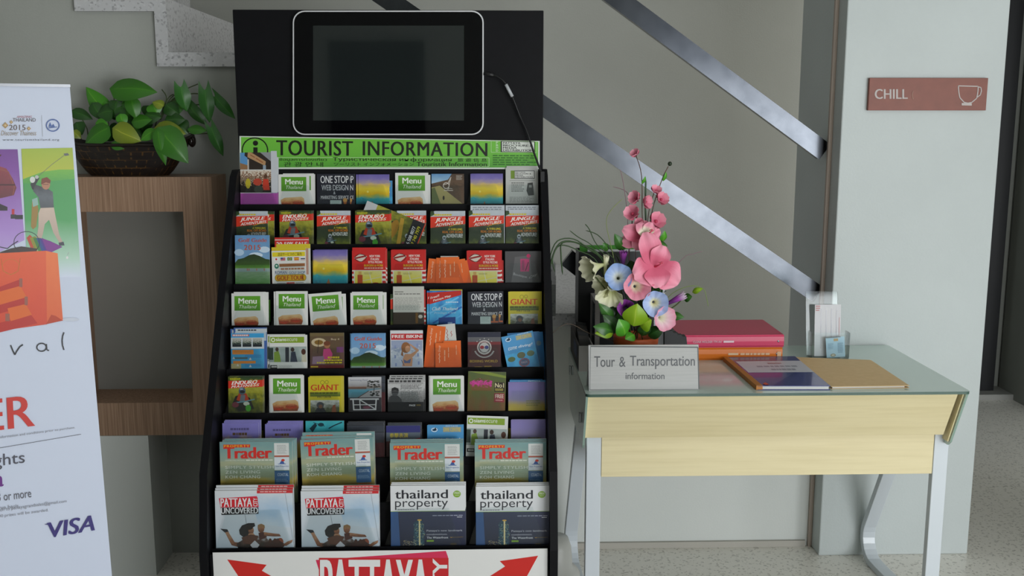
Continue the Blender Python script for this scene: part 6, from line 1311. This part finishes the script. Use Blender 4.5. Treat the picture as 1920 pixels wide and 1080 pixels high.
# ================================================================== POTTED PLANT
PY_ = 3.285
pl = thing('potted_plant', (-1.12, PY_, BZ1), 'green trailing plant in a black woven boat bowl on the wooden box', 'plant')
WV = None
def weave():
    m, nt, b = newmat('black_weave'); L_ = nt.links.new
    uv = nt.nodes.new('ShaderNodeUVMap'); br = nt.nodes.new('ShaderNodeTexBrick')
    br.inputs['Color1'].default_value = C('17100d'); br.inputs['Color2'].default_value = C('1f1510'); br.inputs['Mortar'].default_value = C('553a18')
    br.inputs['Scale'].default_value = 1.0; br.inputs['Mortar Size'].default_value = 0.012; br.inputs['Brick Width'].default_value = 0.16; br.inputs['Row Height'].default_value = 0.26
    mp = nt.nodes.new('ShaderNodeMapping'); mp.inputs['Scale'].default_value = (5.5, 1.0, 1); L_(uv.outputs[0], mp.inputs[0]); L_(mp.outputs[0], br.inputs['Vector'])
    no = N(nt, 'ShaderNodeTexNoise', Scale=9.0, Detail=2.0); L_(uv.outputs[0], no.inputs['Vector'])
    r = ramp_node(nt, [(0.42, '17100d'), (0.6, 'ffffff')]); L_(no.outputs['Fac'], r.inputs[0])
    mx = N(nt, 'ShaderNodeMix', data_type='RGBA'); L_(r.outputs[0], mx.inputs[0]); mx.inputs[6].default_value = C('17100d'); L_(br.outputs['Color'], mx.inputs[7])
    L_(mx.outputs[2], b.inputs['Base Color']); b.inputs['Roughness'].default_value = 0.35
    return m
WV = weave()
bl, brr = P(118, 268, PY_), P(362, 262, PY_)
cxp = (bl.x + brr.x) / 2; half = (brr.x - bl.x) / 2; zr = P(240, 272, PY_ - 0.07).z; zb = BZ1 + 0.001
def bowl(a, b):
    th = 2 * PI * a; r = (0.60 + 0.40 * b ** 0.8) ; ry = 0.045 + 0.033 * b
    ex = half * r * math.copysign(abs(math.cos(th)) ** 0.9, math.cos(th)); z = zb + (zr - zb) * b + 0.028 * b * abs(math.cos(th)) ** 5
    return Vector((cxp + ex, PY_ + ry * math.sin(th), z))
bm_ = MB().grid(bowl, 44, 8, WV)
bm_.grid(lambda a, b: bowl(a, 1) * (1 - b) + Vector((cxp, PY_, zr - 0.012)) * b, 44, 2, flat('17130f', 0.9))
bm_.grid(lambda a, b: bowl(a, 0) * (1 - b) + Vector((cxp, PY_, zb)) * b, 44, 1, WV)
bm_.tube([bowl(i / 44, 1) for i in range(45)], 0.005, flat('1a120e', 0.3), 8, caps=False)
e0 = P(360, 262, PY_)
bm_.ball(e0 + Vector((0.0, 0, -0.004)), (0.012, 0.02, 0.02), flat('1a120e', 0.2))
bm_.build('bowl', pl)
PG = leafmat('pothos_green', '2c6412', '357416', '4c861f'); PD = leafmat('pothos_dark', '1c4412', '245216', '3a6a22'); PYL = leafmat('pothos_yellow', '6a7a1c', '7f8f24', 'a8ac3a'); PB = leafmat('pothos_bright', '3a8014', '448e1a', '6aa42c'); AR = leafmat('arrow_leaf', '26601a', '2f7020', '4f8a38')
def cpx(x, y): return (130 + x / 4.5, 100 + y / 4.5)
LV = [((318, 505), (140, 283), 135, PB, 'heart', 0.02), ((375, 300), (745, 330), 180, PG, 'heart', -0.03), ((200, 430), (290, 570), 95, PD, 'heart', 0.0), ((520, 385), (570, 560), 105, PG, 'heart', -0.02), ((320, 630), (128, 782), 150, PG, 'heart', -0.05), ((385, 640), (610, 742), 150, PYL, 'heart', -0.055), ((735, 645), (600, 735), 85, PB, 'ovate', -0.06), ((745, 655), (815, 948), 90, PG, 'heart', -0.085), ((770, 650), (1005, 930), 200, PG, 'heart', -0.08), ((735, 640), (985, 680), 150, PYL, 'heart', -0.05), ((940, 285), (990, 492), 135, AR, 'arrow', -0.03), ((1005, 430), (1166, 608), 110, PD, 'arrow', -0.01), ((995, 640), (1165, 655), 75, PG, 'ovate', -0.02), ((1143, 310), (1185, 588), 130, AR, 'arrow', -0.02), ((1228, 365), (1402, 555), 100, AR, 'arrow', -0.01), ((1195, 625), (1300, 870), 105, AR, 'arrow', -0.02), ((30, 490), (200, 560), 90, PD, 'heart', 0.02), ((60, 590), (110, 690), 105, PD, 'heart', 0.01), ((30, 660), (100, 720), 70, PYL, 'heart', 0.0), ((345, 765), (490, 795), 75, PG, 'ovate', -0.06), ((790, 440), (700, 410), 75, PYL, 'heart', -0.04), ((230, 590), (330, 600), 80, PB, 'heart', -0.03), ((540, 580), (700, 560), 110, PG, 'heart', -0.03), ((430, 520), (470, 620), 80, PB, 'heart', -0.04), ((820, 440), (930, 520), 110, PD, 'heart', 0.0), ((820, 560), (980, 560), 110, PD, 'heart', -0.01)]
rl = random.Random(11)
for i in range(26):
    x = rl.uniform(300, 930); y = rl.uniform(400, 660); a = rl.uniform(-0.5, PI + 0.5); LV.append(((x, y), (x + 130 * math.cos(a), y + 100 * abs(math.sin(a))), rl.uniform(100, 150), (PD, PG, PD, PB)[i % 4], 'heart', rl.uniform(-0.02, 0.035)))
for (a, b, w, m_, sh, dy) in LV:
    Y = PY_ + dy
    base = P(*cpx(*a), Y - 0.012); tip = P(*cpx(*b), Y + (-0.01 if sh != 'arrow' else 0.0))
    leaf(pl, base, tip, (1.0 if sh == 'arrow' else 1.22) * w / 4.5 * Y / 1900, m_, (rl.uniform(-0.35, 0.35), -1, rl.uniform(0.1, 0.7)), droop=0.10, fold=0.22, shape=sh, wav=0.03 if sh == 'arrow' else 0.0)
SGR = flat('3a4a22', 0.5)
for pts in (((760, 560), (830, 385), (880, 345)), ((760, 560), (840, 400), (925, 330), (1085, 258)), ((770, 560), (850, 405), (1010, 345), (1085, 340)), ((770, 560), (870, 400), (1015, 425), (1105, 430), (1225, 370)), ((770, 600), (980, 675), (1180, 675)), ((740, 700), (735, 560), (820, 390), (780, 305)), ((320, 720), (330, 600), (318, 505)), ((560, 720), (400, 500), (375, 300)), ((560, 720), (540, 500), (520, 385)), ((110, 740), (60, 640), (60, 590)), ((640, 720), (720, 690), (745, 650)), ((700, 720), (740, 560), (790, 440)), ((350, 700), (380, 660), (390, 640)), ((160, 740), (150, 640), (110, 560))):
    MB().tube(smooth_path([P(*cpx(*q_), PY_ + 0.005) for q_ in pts], 4), 0.0018, SGR, 6).build('stem', pl)
